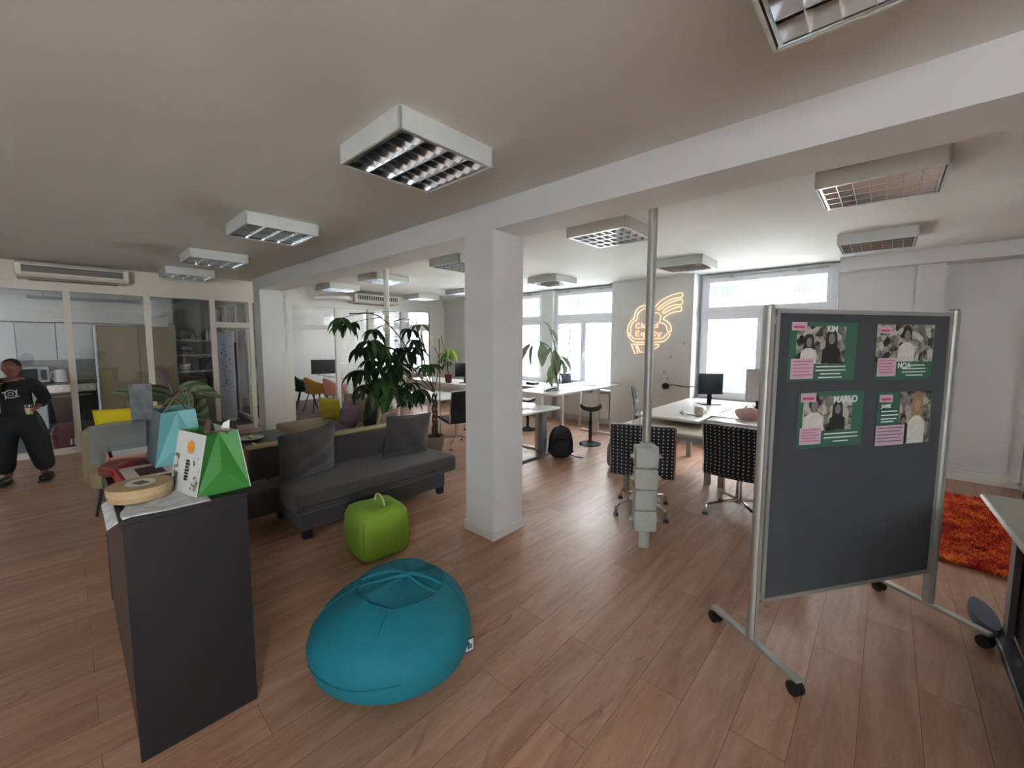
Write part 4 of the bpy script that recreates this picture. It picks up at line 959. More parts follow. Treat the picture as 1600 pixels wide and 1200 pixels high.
B().lathe([(.001, 0), (.09, 0), (.095, .03), (.09, .06), (.001, .065)], 24, T(0), .55, 2.0).build('body', mat('slate_plastic', '#4a5060', .6), ft, smooth=True)
rk = thing('rolling_rack', 'grey rolling rack pole with black castor at the far right edge', 'rack', (1.12, 6.75, 0))
B().tube([(0, 0, .06), (0, 0, 1.75)], .018, 14).tube([(0, 0, 1.73), (1.0, 0, 1.73)], .018, 14).tube([(1.0, 0, .06), (1.0, 0, 1.75)], .018, 14).build('pole', ALU, rk, smooth=True)
for x in (0, 1.0):
    B().box(x-.02, x+.02, -.22, .1, .06, .08).build('foot', ALU, rk)
    B().tube([(x-.015, -.19, .03), (x+.015, -.19, .03)], .03, 16).build('castor', BLACK, rk, smooth=True)

# ------------------------------------------------------------------ black counter in the foreground and what stands on it
ct = thing('counter', 'tall black-ended counter cluttered with gift bags at the left foreground', 'counter', (-2.70, .30, 0))
DW = mat('dark_reddish_wood', '#43302a', .55, var=.15, scale=10)
B().box(.695, .718, -.20, .19, 0, .93).build('end_panel', BLACKL, ct)
B().box(-.715, .69, -.195, -.175, 0, .93).build('side_board', DW, ct)
B().box(-.715, .69, .165, .185, 0, .93).build('side_board', BLACKL, ct)
B().box(-.74, -.72, -.2, .19, 0, .93).build('end_panel', DW, ct)
B().box(-.75, .72, -.21, .195, .93, .952, bev=.003).build('top', BLACKL, ct)
ZT = .952
# sheet of printed paper hanging over the corner
ps = B().grid(lambda u, v: (.34*u-.33+.03*v, .30*v-.06, .004+.003*math.sin(9*u)*math.sin(8*v)-(.0 if v > .2 else .03*(1-v/.2)**1.5)), 14, 14, .001)
mp_ = mat('printed_paper', '#c4c8c8', .8, var=.25, scale=22)
tag(ps.build('paper_sheet', mp_, None, smooth='all', loc=(-2.0, .12, ZT)), 'crumpled printed paper sheet hanging over the near corner of the black counter', 'paper')
WOODL = mat('poplar_wood', '#a98c66', .7, var=.12, scale=25)
rbx = thing('round_wooden_box', 'round thin wooden cheese box with a paper label on the printed sheet', 'box', (-2.215, .175, ZT+.01))
B().lathe([(.10, 0), (.10, .035)], 40).build('base', WOODL, rbx, smooth=True)
B().lathe([(.105, .022), (.105, .052), (.09, .053), (.001, .053)], 40).build('lid', mat('poplar_lid', '#b39a74', .7, var=.12, scale=25), rbx, smooth=True)
B().lathe([(.001, .054), (.06, .0545)], 30, None, 1, .8).build('paper_label', WHITE, rbx)
B().prism([(-.025, -.02), (.03, -.02), (.03, .02), (-.025, .02)], .0006, T(0, 0, .0548, rz=.4)).build('label_print', mat('olive', '#6c6e50', .8), rbx)
# red box with white label
rx = thing('red_box', 'red cardboard box with a white label and photo, behind the round wooden box', 'box', (-2.42, .21, ZT), .05)
B().box(-.12, .12, -.09, .12, 0, .06, bev=.003).build('body', mat('red_card', '#8f1f1d', .6), rx)
lb = B().box(-.115, .115, -.075, .1, .060, .062).build('white_label', mat('label_white', '#c9c2bf', .7), rx)
B().box(-.06, .09, -.03, .06, .062, .063).build('label_photo', mat('maroon_print', '#4a2529', .6), lb)
rx = thing('red_packet', 'shiny red foil packet lying left of the red box', 'packet', (-2.62, .16, ZT), .3)
B().ell((0, 0, .035), (.12, .07, .035), 16, 10, .7, fn=lambda p: p*(1+.15*math.sin(50*p.x+30*p.y))).build('foil', mat('red_foil', '#7c1a1c', .3, .3), rx, smooth='all')
sx_ = thing('salmon_box', 'salmon pink cardboard tray with papers inside, under the clear plastic holder', 'box', (-2.88, .20, ZT), 0)
B().box(-.12, .12, -.09, .09, 0, .005).box(-.12, .12, -.09, -.085, 0, .07).box(-.12, .12, .085, .09, 0, .07).box(-.12, -.115, -.09, .09, 0, .07).box(.115, .12, -.09, .09, 0, .07).build('tray', mat('salmon_card', '#a8735f', .7), sx_)
B().box(-.1, .1, -.07, .07, .05, .066, T(ry=.06)).build('papers', WHITE, sx_)
ACR = glassmat('acrylic_sheet', (.80, .83, .82), .05, .15, .35, (.25, .26, .25))
ac = thing('leaflet_holder', 'upright clear plastic leaflet holder at the left side of the counter', 'holder', (-2.95, .11, ZT), 0)
Mz = T(0, 0, 0, ry=.18)
B().box(.0, .004, -.06, .16, .0, .22, Mz).build('front_sheet', ACR, ac)
B().box(-.05, -.046, -.06, .16, .0, .19, Mz).build('rear_sheet', ACR, ac)
pc = thing('photo_stand', 'narrow upright dark grey photo print standing behind the turquoise bag', 'photo print', (-2.98, .26, ZT), -.3)
B().box(-.003, .003, -.04, .055, 0, .41, T(ry=.04)).build('print', mat('dark_photo_print', '#3a3c3d', .5, var=.6, scale=22), pc)
B().box(-.06, 0, -.02, .03, 0, .008).build('foot', BLACK, pc)
wp = B().ell((0, 0, .09), (.04, .06, .09), 16, 10, .6)
tag(wp.build('white_packet', mat('packet_white', '#9d9c99', .6), None, smooth='all', loc=(-3.16, .29, ZT)), 'white plastic packet propped behind the clear leaflet holder', 'packet')

def giftbag(name, label, loc, rz, w_, d, h, outer, inner_side, tilt=0):
    """gift bag: front panel at -Y (wide), gusseted side at +X; local metres"""
    t = thing(name, label, 'gift bag', loc, rz)
    k = .0015
    # panels: front, back, left side, right side with inward fold
    B().box(0, w_, -k, k, 0, h).build('front_panel', outer, t)
    B().box(0, w_, d-k, d+k, 0, h).build('back_panel', outer, t)
    for nm, xx, s_ in (('side_gusset', w_, -1), ('side_gusset', 0, 1)):
        b = B(); m_ = d/2; q = .035*s_
        b._add([(xx, 0, 0), (xx, d, 0), (xx, m_, h*.42), (xx, 0, h), (xx, d, h), (xx+q, m_, h)], [(0, 1, 2), (0, 2, 5, 3), (1, 4, 5, 2)])
        b.build(nm, inner_side, t)
    B().box(0, w_, 0, d, 0, .003).build('bottom', outer, t)
    return t
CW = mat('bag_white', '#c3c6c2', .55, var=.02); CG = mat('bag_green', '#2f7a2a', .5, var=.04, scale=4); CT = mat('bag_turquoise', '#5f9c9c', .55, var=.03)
# white/green bag: the white printed panel faces -Y (towards the left in the picture), the green gusset faces +X (towards the camera)
gb = thing('gift_bag', 'white gift bag with orange disc print and bright green gusset on the counter corner', 'gift bag', (-2.035, .325, ZT), .04)
wf = B(); wf._add([(0, 0, 0), (-.23, -.045, 0), (-.225, -.0, .256), (.005, .045, .256)], [(0, 1, 2, 3)]); wf = wf.build('front_panel', CW, gb)
gg = B(); gg._add([(0, 0, 0), (.0, .197, 0), (-.02, .165, .256), (.005, .045, .256), (-.045, .10, .256), (-.008, .095, .10)], [(0, 1, 5), (0, 5, 4, 3), (1, 2, 4, 5)]); gg.build('side_gusset', CG, gb, label='bright green gusset')
bk_ = B(); bk_._add([(0, .197, 0), (-.23, .16, 0), (-.235, .13, .262), (-.02, .165, .256)], [(0, 1, 2, 3)]); bk_.build('back_panel', CW, gb)
g2 = B(); g2._add([(-.23, -.045, 0), (-.23, .16, 0), (-.235, .13, .262), (-.225, 0, .256), (-.19, .06, .26), (-.22, .055, .1)], [(0, 1, 5), (0, 5, 4, 3), (1, 2, 4, 5)]); g2.build('side_gusset', CG, gb)
B().tube([(0, .0, .0), (.005, .045, .256)], .0018, 5).tube([(.001, .197, 0), (-.02, .165, .256)], .0018, 5).build('white_edge', CW, gb)
# prints on the white panel (built on the panel plane)
pa, pb2, pc2 = Vector((0, 0, 0)), Vector((-.23, -.045, 0)), Vector((.005, .045, .256))
ux = (pb2-pa); uy = (pc2-pa); nrm = uy.cross(ux).normalized()
if nrm.y > 0: nrm = -nrm
def onp(u, v, l=1): return pa+ux*u+uy*v+nrm*(.0016+.0008*l)
def pprint(poly, m, nm, l=1):
    b = B(); b._add([onp(u, v, l) for u, v in poly], [tuple(range(len(poly)))]); b.build(nm, m, gb)
pprint([(.44+.13*math.cos(a), .77+.105*math.sin(a)) for a in [2*PI*k/24 for k in range(24)]], mat('print_orange', '#e0902c', .6, var=.08, scale=40), 'orange_disc')
rnd = random.Random(4); OC = mat('print_ochre', '#a8804a', .6); DG = mat('print_greygreen', '#4c5a48', .6)
for k in range(34):
    side = k % 2; u = .78+.15*rnd.random() if side else .06+.20*rnd.random(); v = rnd.uniform(.08, .62); s_ = rnd.uniform(.02, .055); a0 = rnd.random()*6
    pprint([(u+s_*math.cos(a)*(1.2 if j % 2 else .35), v+s_*.9*math.sin(a)*(1.2 if j % 2 else .4)) for j, a in enumerate([a0+2*PI*q/10 for q in range(10)])], (OC, DG, DG)[k % 3], 'printed_sprig', 1+.2*(k % 5))
for k, ch in enumerate('BENEFIT'):
    pprint([(.52, .56-k*.05), (.38, .56-k*.05), (.38, .525-k*.05), (.52, .525-k*.05)] if k % 2 else [(.52, .56-k*.05), (.44, .56-k*.05), (.38, .54-k*.05), (.44, .525-k*.05), (.52, .53-k*.05)], BLACK, 'printed_letter', 2)
RIB = mat('brown_ribbon', '#5e443a', .6, var=.1)
B().tube(bez((-.05, .06, .25), (-.09, .08, .34), (-.12, .09, .25)), .010, 8).build('handle', RIB, gb, smooth=True)
B().tube(bez((-.07, .06, .25), (-.02, .12, .27), (.0, .12, .25)), .004, 6).build('handle', RIB, gb, smooth=True)
B().prism([(0, 0), (.045, .0), (.05, .05), (.02, .035)], .002, T(-.10, .12, .25, rx=PI/2, rz=.6)).build('tissue', WHITE, gb)
# turquoise bag
tb = thing('gift_bag', 'turquoise gift bag with brown handles behind the white and green one', 'gift bag', (-2.42, .245, ZT+.064), 0)
v_ = B(); v_._add([(0, 0, 0), (-.01, .19, 0), (-.03, .165, .25), (-.02, .035, .245), (-.05, .10, .245), (-.01, .10, .09)], [(0, 1, 5), (0, 5, 4, 3), (1, 2, 4, 5)]); v_.build('side_gusset', CT, tb)
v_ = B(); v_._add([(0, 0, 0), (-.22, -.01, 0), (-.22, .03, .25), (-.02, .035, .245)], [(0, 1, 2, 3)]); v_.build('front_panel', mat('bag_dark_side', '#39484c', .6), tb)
v_ = B(); v_._add([(-.01, .19, 0), (-.22, .18, 0), (-.22, .16, .25), (-.03, .165, .25)], [(0, 1, 2, 3)]); v_.build('back_panel', CT, tb)
v_ = B(); v_._add([(-.22, -.01, 0), (-.22, .18, 0), (-.22, .16, .25), (-.22, .03, .25)], [(0, 1, 2, 3)]); v_.build('rear_gusset', CT, tb)
B().box(-.21, -.01, .0, .18, .0, .002).build('bottom', CT, tb)
B().tube(smoothpath([(-.05, .05, .24), (-.05, .10, .32), (-.05, .14, .34), (-.05, .15, .24)], 5), .004, 6).build('handle', RIB, tb, smooth=True)
B().tube(smoothpath([(-.18, .05, .24), (-.16, .10, .30), (-.17, .15, .24)], 5), .004, 6).build('handle', RIB, tb, smooth=True)
# calathea with large striped leaves
cp = thing('potted_plant', 'houseplant with large striped dull green leaves rising behind the turquoise bag', 'plant', (-3.20, .43, ZT), 0)
B().lathe([(.06, 0), (.08, .14), (.085, .15), (.07, .15)], 20).build('pot', mat('pot_red', '#7d2734', .5), cp, smooth=True)
mcal = bpy.data.materials.new('striped_leaf'); mcal.use_nodes = True; nt = mcal.node_tree; bs = nt.nodes['Principled BSDF']; bs.inputs['Roughness'].default_value = .45
tc = nt.nodes.new('ShaderNodeTexCoord'); wv = nt.nodes.new('ShaderNodeTexWave'); wv.inputs['Scale'].default_value = 14; wv.inputs['Distortion'].default_value = 2
rr = nt.nodes.new('ShaderNodeValToRGB'); rr.color_ramp.elements[0].color = lin('#33422c')+(1,); rr.color_ramp.elements[1].color = lin('#6f7d58')+(1,)
nt.links.new(tc.outputs['Object'], wv.inputs['Vector']); nt.links.new(wv.outputs[0], rr.inputs[0]); nt.links.new(rr.outputs[0], bs.inputs['Base Color'])
MAR = mat('leaf_underside_maroon', '#3a2226', .5)
for c, d, L, W, dr, m in (((0, .05, .27), (.1, -1, .55), .34, .13, .5, mcal), ((.0, .02, .29), (.2, -1, .30), .24, .10, .3, mcal), ((0, -.02, .30), (.45, .6, -.25), .27, .20, .7, mcal), ((.02, .0, .28), (.8, .2, -.2), .24, .19, 1.3, mcal), ((.0, .03, .34), (.2, .95, .15), .24, .11, .9, mcal), ((0, -.02, .38), (.0, -.45, 1), .13, .09, .0, MAR), ((0, .0, .32), (.5, .3, -.6), .13, .14, .6, MAR)):
    b = B(); leaf(b, c, d, L, W*1.15, dr, .12, 9, roll=-.75 if d[1] < 0 else .85); b.tube(bez((0, 0, .12), (0, 0, c[2]-.03), c), .004, 5); b.build('leaf', m, cp)

# ------------------------------------------------------------------ lounge behind the counter
KH2 = mat('khaki_shell', '#8f7f5c', .8, var=.05, scale=20)
am = thing('armchair', 'khaki armchair with curved wing and yellow cushion behind the counter', 'armchair', (-5.35, .36, 0), math.radians(80))
am.scale = (.9, .9, .95)
b = B()
def shell(u, v):
    a = PI*(-.62+1.24*u); r = .34; return (r*math.sin(a)*1.05, -r*math.cos(a)*.95+.02, .30+.60*v-.12*v*abs(math.sin(a))**3)
b.grid(shell, 26, 6, .05); b.build('wing_back', KH2, am, smooth='all')
softbox(B(), -.28, .28, -.28, .30, .26, .44, .05).build('seat', KH2, am, smooth=True)
for x in (-.2, .2):
    for y in (-.2, .22): B().tube([(x, y, .27), (x*1.25, y*1.25, 0)], [.016, .011], 8).build('leg', DARKM, am)
cushion('cushion', 'bright yellow cushion standing in the khaki armchair', mat('bright_yellow', '#c9b416', .9, var=.05), (-5.17, .38, .79), (.50, .36), (.12, 0, PI/2-.1), .05)
ba = thing('armchair', 'dark brown square-backed armchair in front of the kitchen door', 'armchair', (-6.9, 1.32, 0), math.radians(-75))
BRN = mat('brown_upholstery', '#4b4036', .8, var=.06, scale=20)
softbox(B(), -.20, .22, -.30, -.22, .12, .80, .03).build('backrest', BRN, ba, smooth=True)
softbox(B(), -.20, .22, -.22, .30, .22, .42, .04).build('seat', BRN, ba, smooth=True)
for x in (-.16, .18):
    for y in (-.24, .25): B().cyl(x, y, 0, .23, .014).build('leg', BLACK, ba)
tv = thing('black_cabinet', 'black cabinet behind the houseplant, between the two armchairs', 'cabinet', (-4.58, .57, 0), 0)
B().box(-.2, .2, -.165, .165, .04, 1.0, bev=.01).build('body', BLACK, tv)
B().box(.201, .212, -.155, .155, .06, .98).build('door', BLACKL, tv)
B().box(-.17, .17, -.14, .14, 0, .04).build('plinth', BLACK, tv)
tr = thing('coffee_table', 'low dark coffee table with a round plate behind the grey sofa', 'table', (-5.15, 1.42, 0))
DKW = mat('dark_table_wood', '#1e1917', .4, var=.1)
B().box(-.50, .42, -.42, .35, .44, .47, bev=.004).build('tabletop', DKW, tr)
B().box(-.50, .42, -.42, .35, .24, .26).build('lower_shelf', DKW, tr)
for x in (-.47, .39):
    for y in (-.39, .32): B().box(x-.02, x+.02, y-.02, y+.02, 0, .44).build('leg', DKW, tr)
pt = thing('plate', 'round white plate with a yellow piece of food on the dark coffee table', 'plate', (-5.25, 1.36, .471))
B().lathe([(.06, 0), (.09, .008), (.14, .022), (.138, .026), (.09, .012), (.001, .01)], 32).build('dish', mat('ceramic_grey', '#b9b8b0', .3), pt, smooth=True)
B().ell((0, 0, .032), (.045, .03, .022), 12, 8).build('food', mat('butter_yellow', '#c8b36a', .6), pt, smooth='all')
tag(B().box(-.13, .13, -.05, .05, 0, .03, bev=.008).build('remote_case', BLACK, None, loc=(-5.02, 1.12, .47)), 'flat black case in front of the plate on the coffee table', 'case')

# ------------------------------------------------------------------ meeting room
MW = mat('meeting_table_white', '#d9d4cf', .35, var=.02)
mt = thing('meeting_table', 'long white meeting room table behind the glass partition', 'table', (-9.45, 4.70, 0))
B().box(-1.0, .88, -.45, .50, .715, .74, bev=.004).build('tabletop', MW, mt)
for x in (-.8, .75):
    for y in (-.35, .40): B().box(x-.025, x+.025, y-.025, y+.025, 0, .715).build('leg', TRIM, mt)
def shellchair(label, loc, rz, col, nm):
    t = thing('shell_chair', label, 'chair', loc, rz, None); m = mat(nm, col, .8, var=.05, scale=20, sheen=.2)
    b = B()
    def f(u, v):
        a = PI*(-.60+1.2*u); return ((.25+.03*v)*math.sin(a), -(.23+.05*v)*math.cos(a)+.02, .42+(.36-.14*abs(math.sin(a))**2)*v)
    b.grid(f, 20, 5, .025); b.build('shell_back', m, t, smooth='all')
    B().lathe([(.02, .40), (.2, .405), (.25, .43), (.24, .47), (.001, .475)], 24).build('seat', m, t, smooth=True)
    for sx in (-1, 1):
        for sy in (-1, 1): B().tube([(.12*sx, .12*sy, .41), (.22*sx, .22*sy, 0)], [.013, .009], 8).build('leg', DARKM, t)
    return t
shellchair('dark teal shell chair at the left end of the meeting table', (-9.97, 3.78, 0), -.3, '#2c4540', 'teal_velvet')
shellchair('mustard yellow shell chair at the meeting table', (-9.36, 3.78, 0), .1, '#b98a3c', 'mustard_velvet')
shellchair('salmon pink shell chair mostly behind the tree leaves', (-8.78, 3.95, 0), .1, '#bd7a68', 'salmon_velvet')
shellchair('orange-brown shell chair by the meeting room windows, right of the white pole', (-8.85, 5.75, 0), 2.6, '#c98a55', 'orange_velvet')
sc_ = thing('television', 'black television on a low stand at the back wall of the meeting room', 'television', (-10.9, 4.63, 0), math.radians(60))
B().box(-.33, .33, -.02, .02, .70, 1.08, bev=.004).build('housing', BLACK, sc_)
B().box(-.31, .31, -.022, -.019, .715, 1.065).build('screen', mat('tv_screen', '#34373b', .2), sc_)
B().cyl(0, .03, 0, .8, .025).build('stand_pole', DARKM, sc_); B().lathe([(.22, 0), (.22, .02), (.03, .03)], 24).build('stand_base', DARKM, sc_)
bx_ = B().box(-.22, .22, -.12, .12, 0, .07, bev=.01); tag(bx_.build('white_box', WHITE, None, loc=(-9.4, 4.75, .74)), 'flat white box lying on the meeting room table', 'box')
struct(B().box(-12.98, -12.94, 2.6, 6.9, 0, .1).box(-13, -8.44, 6.58, 6.62, 0, .1).build('baseboard_meeting_room', DARKM))
struct(B().box(-11.45, -11.35, 2.5, 6.62, 0, ZC).build('wall_meeting_back', WALL))

# ------------------------------------------------------------------ kitchen
KX = -10.9
CABW = mat('cabinet_white', '#c7cccb', .45, var=.02)
for k in range(7):
    y0 = -2.35+k*.45
    if y0 > .35 or k < 3: continue
    t = thing('wall_cabinet', ['white wall cabinet above the kitchen counter, far left outside', 'white wall cabinet above the kitchen counter, next to the far left', 'white wall cabinet above the person\'s left', 'white wall cabinet at the left picture edge above the person', 'white kitchen wall cabinet left of the first glazing post', 'white kitchen wall cabinet just right of the first glazing post', ''][k], 'cabinet', (KX, y0, 1.25), 0, 'white kitchen wall cabinets')
    B().box(0, .33, .004, .446, 0, .63).build('body', CABW, t)
    B().box(.332, .35, .006, .444, .004, .626, bev=.002).build('door', CABW, t)
struct(B().box(KX, KX+.34, -3.6, 1.5, 1.90, ZC).build('trim_2', WALL))
struct(B().box(KX, KX+.012, -3.6, 1.5, .88, 1.25).build('kitchen_backsplash', mat('splash_grey', '#8e9494', .35, var=.06, scale=10)))
for k in range(5):
    y0 = -2.66+k*.6
    if k != 3: continue
    t = thing('base_cabinet', 'white kitchen base cabinet under the worktop, behind the person' if k != 3 else 'white kitchen base cabinet with a dark drawer slot left of the oven', 'cabinet', (KX, y0, 0), 0, 'white kitchen base cabinets')
    B().box(0, .56, .004, .596, .1, .83).build('body', CABW, t); B().box(.56, .58, .008, .592, .62, .82, bev=.002).build('drawer', CABW, t); B().box(.56, .58, .008, .592, .11, .61, bev=.002).build('door', CABW, t)
    B().box(0, .5, .004, .596, 0, .1).build('plinth', DARKM, t); B().tube([(.59, .2, .78), (.59, .4, .78)], .006, 6).build('handle', STEEL, t)
ov = thing('oven', 'built-in oven with steel control strip under the kitchen worktop', 'oven', (KX, -.26, 0))
B().box(0, .56, 0, .596, .02, .83).build('body', DARKM, ov); B().box(.56, .585, .01, .586, .70, .83).build('control_panel', STEEL, ov)
for k in range(6): B().tube([(.585, .08+k*.09, .765), (.61, .08+k*.09, .765)], .017, 12).build('knob', WHITE, ov)
B().box(.56, .585, .01, .586, .18, .68).build('door', mat('oven_glass', '#22262a', .12), ov); B().tube([(.61, .06, .64), (.61, .53, .64)], .011, 8).build('handle', STEEL, ov)
tag(B().box(KX, KX+.62, -3.0, .36, .83, .87, bev=.004).build('kitchen_worktop', mat('worktop_dark', '#3b3c3b', .35, var=.08, scale=20)), 'dark grey continuous worktop along the kitchen back wall', 'worktop')
mw = thing('microwave', 'white microwave with dark door on the kitchen worktop beside the person', 'microwave', (KX+.12, -.65, .87))
B().box(0, .34, 0, .44, .01, .27, bev=.008).build('body', CABW, mw); B().box(.34, .35, .03, .31, .04, .24).build('door', BLACK, mw); B().box(.34, .35, .34, .41, .05, .22).build('control_panel', DARKM, mw)
kt = thing('kettle', 'white electric kettle on the worktop right of the microwave', 'kettle', (KX+.38, -.09, .87))
B().lathe([(.075, 0), (.08, .02), (.07, .19), (.06, .21), (.001, .22)], 22).build('body', WHITE, kt, smooth=True); B().tube(bez((0, -.07, .19), (0, -.15, .12), (0, -.075, .04)), .01, 8).build('handle', WHITE, kt, smooth=True)
kn = B().ell((0, 0, 0), (.03, .085, .022), 14, 8, .9)
tag(kn.build('red_ornament', mat('dark_red_gloss', '#6a1f28', .4), None, smooth='all', loc=(KX+.25, .25, 1.925)), 'small dark red oblong object lying on top of the kitchen wall cabinets', 'ornament')
bc = thing('beige_cabinet', 'tall beige cabinet in the kitchen seen through the second and third glass panes', 'cabinet', (-9.75, .86, 0))
BEI = mat('beige_laminate', '#8c8060', .5, var=.03, scale=4)
B().box(-.35, .25, -.50, .50, .02, 1.83, bev=.004).build('body', BEI, bc); B().box(.25, .27, -.495, -.003, .05, 1.82, bev=.003).build('door', BEI, bc); B().box(.25, .27, .003, .495, .05, 1.82, bev=.003).build('door', BEI, bc)
B().box(-.36, .26, -.52, -.505, 0, 1.84).build('white_side', CABW, bc)
tag(B().box(-.15, .15, -.13, .13, 0, .16).build('white_carton', CABW, None, loc=(-9.72, 1.15, 1.83)), 'white carton standing on top of the tall beige cabinet', 'carton')
tag(B().box(-.13, .13, -.06, .06, 0, .30).build('white_carton', CABW, None, loc=(-9.72, 1.13, 1.992)), 'upright narrow white carton stacked above the other carton', 'carton')
sh = thing('metal_shelf', 'metal shelf unit with appliances in the kitchen, right of the beige cabinet', 'shelf unit', (-10.15, 1.80, 0))
for x in (-.22, .22):
    for y in (-.38, .38): B().box(x-.012, x+.012, y-.012, y+.012, 0, 1.85).build('upright', STEEL, sh)
for z in (.2, .62, .98, 1.30, 1.58): B().box(-.23, .23, -.39, .39, z-.012, z+.012).build('shelf_board', STEEL, sh)
DKG, DKB = mat('appliance_dark', '#2e2f30', .4), mat('appliance_brown', '#4a413a', .6)
for nm, lb, cat_, y, z, dx, dy, h, m in (('mixer', 'dark kitchen appliance on the top board of the metal shelf', 'appliance', -.16, 1.592, .15, .14, .20, DKG), ('coffee_machine', 'dark coffee machine on the upper middle board of the metal shelf', 'appliance', -.18, 1.312, .12, .13, .17, DKG),
     ('black_crate', 'black crate on the middle board at the right of the metal shelf', 'crate', .18, .992, .16, .16, .24, DKG), ('storage_box', 'brown storage box on the lower board of the metal shelf', 'box', -.1, .632, .16, .2, .22, DKB), ('steel_pot', 'steel cooking pot on the middle board at the left of the metal shelf', 'pot', -.2, .992, .1, .1, .14, STEEL)):
    t = thing(nm, lb, cat_, (-10.15, 1.80+y, z))
    if nm in ('mixer', 'coffee_machine'):
        B().box(-dx, dx, -dy, dy, 0, .04, bev=.01).build('base', m, t); B().ell((0, -.02, h*.72), (dx*.8, dy*.9, h*.3), 18, 10, .7).build('head', m, t, smooth='all'); B().box(-.04, .04, dy*.4, dy*.9, .03, h*.7, bev=.01).build('stand', m, t)
    elif nm == 'steel_pot':
        B().lathe([(.09, 0), (.1, .02), (.1, .12), (.095, .12), (.09, .02)], 24).build('body', m, t, smooth=True); B().tube(bez((0, -.1, .1), (0, -.14, .1), (0, -.1, .08), 6), .006, 6).build('handle', DARKM, t)
    else:
        B().box(-dx, dx, -dy, dy, 0, h, bev=.008).build('body', m, t); B().box(-dx-.004, dx+.004, -dy-.004, dy+.004, h-.03, h+.004, bev=.004).build('lid', DARKM, t)
for k in range(4):
    t = thing('glass_bottle', ['clear glass bottle at the left of the row on the top shelf board', 'second clear glass bottle from the left on the top shelf board', 'third clear glass bottle from the left on the top shelf board', 'clear glass bottle at the right of the row on the top shelf board'][k], 'bottle', (-10.1, 1.96+k*.055, 1.592), 0, 'glass bottles on the metal shelf')
    B().lathe([(.024, 0), (.025, .13), (.012, .18), (.012, .22)], 12).build('glass', mat('bottle_pale', '#b9c0bd', .15), t, smooth=True)
    B().cyl(0, 0, .22, .235, .013).build('cap', DARKM, t)
ru = thing('roll_up_banner', 'tall narrow grey banner with dark writing behind the kitchen glass door', 'banner', (-9.55, 2.14, 0), math.radians(38))
B().box(-.17, .17, -.004, .004, .06, 1.74).build('printed_sheet', mat('banner_grey', '#c2c3cc', .6, var=.05), ru)
B().box(-.18, .18, -.05, .05, 0, .06, bev=.01).build('base', ALU, ru); B().box(-.175, .175, -.012, .012, 1.73, 1.76).build('top_rail', ALU, ru)
wr = B(); rnd = random.Random(8)
for k in range(40):
    x, z = rnd.uniform(-.12, .06), 1.50-k*.022; wr.box(x, x+rnd.uniform(.02, .07), -.0055, -.004, z, z+rnd.uniform(.006, .014))
wr.build('writing', DARKM, ru)
dpn = thing('folded_panels', 'dark folded panels leaning beside the grey banner behind the glass', 'panels', (-9.9, 2.28, 0), .1)
B().box(-.2, .25, -.02, .0, 0, 1.55, T(rx=-.03)).build('panel', DKG, dpn); B().box(-.12, .3, -.06, -.035, 0, .95, T(rx=-.03)).build('panel', mat('panel_grey', '#a5a7a8', .5), dpn)
rbg = thing('red_bag', 'dark red bag on the kitchen floor behind the glass, right of the person', 'bag', (-8.66, -.05, 0), math.radians(90))
B().ell((0, 0, .20), (.17, .09, .205), 24, 14, .7).build('body', mat('dark_red_nylon', '#5e1626', .6, var=.06), rbg, smooth='all')
B().tube(bez((-.06, 0, .39), (0, 0, .5), (.06, 0, .39)), .008, 6).build('handle', BLACK, rbg); B().box(.02, .035, -.1, -.088, .09, .17).box(.055, .07, -.1, -.088, .09, .17).build('white_stripe', WHITE, rbg)
kl_ = thing('pendant_light', 'long slim grey linear lamp hanging under the kitchen ceiling', 'lamp', (-10.45, .30, 2.28))
B().box(-.05, .05, -.68, .70, 0, .05, bev=.008).build('housing', mat('lamp_grey', '#8e9698', .4), kl_)
for y in (-.5, .5): B().tube([(0, y, .05), (0, y, ZC-2.28)], .003, 5).build('suspension_wire', DARKM, kl_)
# ------------------------------------------------------------------ street outside
struct(B().box(-13.2, 5.2, -3.8, 7.25, ZC+.3, 6).build('wall_upper_sky_block', mat('sky_block_beige', '#b5ab9a', .9)))  # unseen upper block, added to keep sky light off the facade opposite
struct(B().box(-20, 14, -8.5, -8, -6, 10).build('wall_sun_block', mat('sun_block_grey', '#8f9296', .9)))  # unseen wall added to screen the back windows from sun and sky
FW = mat('facade_cream', '#e8e5dc', .9, var=.04, scale=.8)
YF = 13.0
fb = thing('building', 'sunlit cream apartment building across the street, seen through the windows', 'building', (-4, YF, 0))
B().box(-14, 12, 0, .5, -6, 5.2).box(-14.3, 12.3, -.5, .5, 5.2, 5.5).build('wall', FW, fb)
BR = mat('facade_brown_trim', '#6b3f22', .8); SH = mat('shutter_grey', '#474a4e', .7); WF = mat('facade_window_white', '#e8e6e0', .6); DKGL = mat('facade_glass', '#34393d', .4); CUR = mat('curtain_blue', '#2b4a5c', .7)
